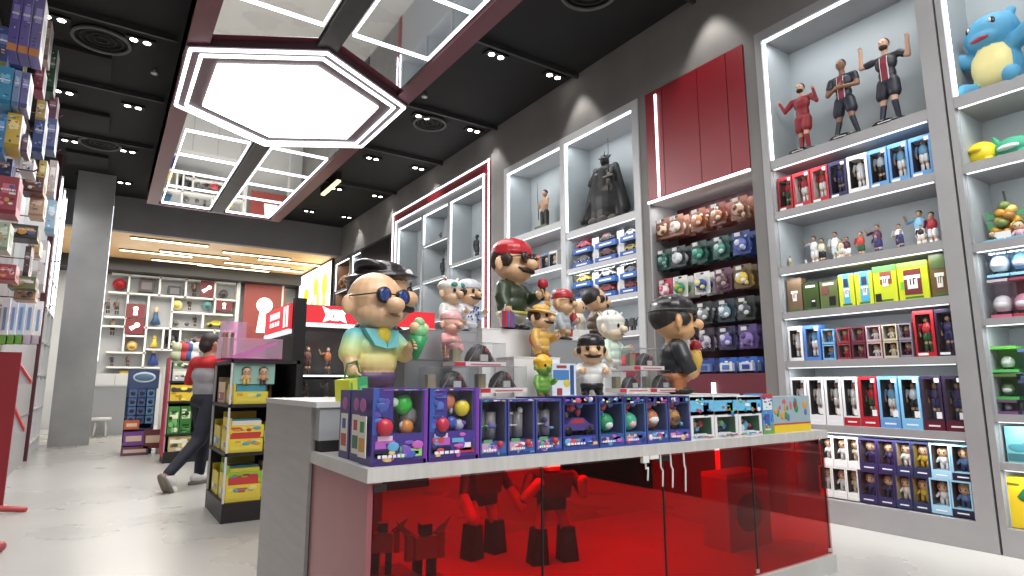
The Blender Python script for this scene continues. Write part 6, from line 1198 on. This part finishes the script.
for i, (px, py, yv) in enumerate(((63, 22, 8.4), (66, 39, 8.8), (70, 55, 9.2), (75, 71, 9.6), (62, 118, 8.6), (60, 152, 8.8), (61, 178, 9.0), (60, 220, 9.2), (61, 262, 9.4), (45, 299, 7.6), (52, 308, 8.8), (38, 172, 7.0), (54, 135, 8.2))):
    p = onY(yv, px, py); x0 = -1.32; L = float(p[0])-x0
    tag(MB().tube([(0, 0, 0), (L-.03, 0, 0), (L, 0, .03)], .007, P((96, 50, 56), .35, .5), 6).build('wall_hook', None, (x0, yv, float(p[2]))), 'thin metal peg hook on the peg wall, %s of thirteen' % (ORD[i]), 'hook', 'peg wall hooks')
# bags of clear packets and red stand
for i, (a, b) in enumerate(((0, 8), (8.5, 16), (16.5, 24), (24.5, 33), (34, 41))):
    x0, x1, z0, z1 = rectY(7.6+.1*i, a, 298+3*(i == 4), b, 344); t = T('clear_packet', 'clear white packet hanging above the red stand, %s from the edge' % ORD[i], 'packet', ((x0+x1)/2, 7.6+.1*i, z0), 0, 'clear packets above the red stand'); w = x1-x0; h = z1-z0
    MB().box(-w/2, w/2, 0, .1, 0, h, P(((222, 220, 224), (206, 210, 224), (180, 196, 214), (216, 210, 206), (222, 222, 224))[i], .25)).box(-w/2, w/2, -.002, .1, 0, h*.2, P((110, 170, 60) if i < 3 else (190, 170, 190), .3)).box(-w*.2, w*.2, -.003, 0, h*.3, h*.8, P((110, 140, 190), .3)).build('bag', t)
st = T('red_stand', 'red and white slanted shelf stand at the picture edge below the packets', 'display stand', (-1.3, 7.3, 0))
x0, x1, z0, z1 = rectY(7.3, -10, 352, 13, 500)
MB().box(x0+1.3, x1+1.3, -.02, .02, .05, z1, P((150, 22, 34), .35)).build('side_panel', st)
for (a, b, c, d, yv) in ((15, 362, 31, 384, 8.3), (14, 412, 24, 432, 8.3)):
    p0 = onY(yv, a, b); p1 = onY(yv, c, d); p2 = onY(yv, a, d)
    MB().prismY([(p0[0]+1.3, p0[2]), (p1[0]+1.3, p1[2]), (p2[0]+1.3, p2[2])], yv-7.3, yv-7.28, LWHITE).prismY([(p0[0]+1.3, p0[2]), (p0[0]+1.3, p0[2]+.06), (p1[0]+1.3, p1[2]+.04), (p1[0]+1.3, p1[2])], yv-7.33, yv-7.2, P((190, 50, 54), .4)).build('bracket', st)
MB().box(.02, .42, .4, 4.6, .0, 1.9, P((170, 168, 170), .45)).box(.02, .43, .4, 4.6, 1.2, 1.22, GREY).box(.02, .43, .4, 4.6, .7, .72, GREY).build('cabinet', st)
MB().cap((x1+1.2, -.05, .06), (x1+1.46, -.05, .025), .03, .025, P((190, 60, 64), .4), 8).build('foot', st)
p = onZ(0, 4, 552)
t = T('stand_foot', 'rounded dusky red foot of a stand at the picture edge', 'display stand', (float(p[0])-.06, float(p[1]), 0)); MB().cap((-.1, 0, .05), (.03, 0, .04), .045, .04, P((176, 70, 76), .4)).box(-.1, -.04, -.03, .03, .05, .35, P((150, 40, 50), .4)).build('foot_body', t)

# ------------------------------------------------------------------ camera, world, colour
cam = bpy.data.cameras.new('camera'); co = bpy.data.objects.new('camera', cam); COL.objects.link(co)
cam.sensor_fit = 'HORIZONTAL'; cam.sensor_width = 36; cam.lens = 36*FPX/1024; cam.clip_start = .02; cam.clip_end = 100
Mx = Matrix(((_r[0], _u[0], -_fw[0], 0), (_r[1], _u[1], -_fw[1], 0), (_r[2], _u[2], -_fw[2], CAM[2]), (0, 0, 0, 1)))
co.matrix_world = Mx; SC.camera = co
wd = bpy.data.worlds.new('world'); SC.world = wd; wd.use_nodes = True
wd.node_tree.nodes['Background'].inputs[0].default_value = (.5, .53, .56, 1); wd.node_tree.nodes['Background'].inputs[1].default_value = .3
SC.view_settings.view_transform = 'Standard'; SC.view_settings.look = 'None'; SC.view_settings.exposure = -0.28; SC.view_settings.gamma = 1; SC.view_settings.use_curve_mapping = False
cy = SC.cycles; cy.use_denoising = True
try: cy.denoiser = 'OPENIMAGEDENOISE'
except Exception: pass
cy.max_bounces = 8; cy.diffuse_bounces = 3; cy.glossy_bounces = 4; cy.transparent_max_bounces = 24; cy.sample_clamp_indirect = 4; cy.caustics_reflective = False; cy.caustics_refractive = False
cy.use_light_tree = True
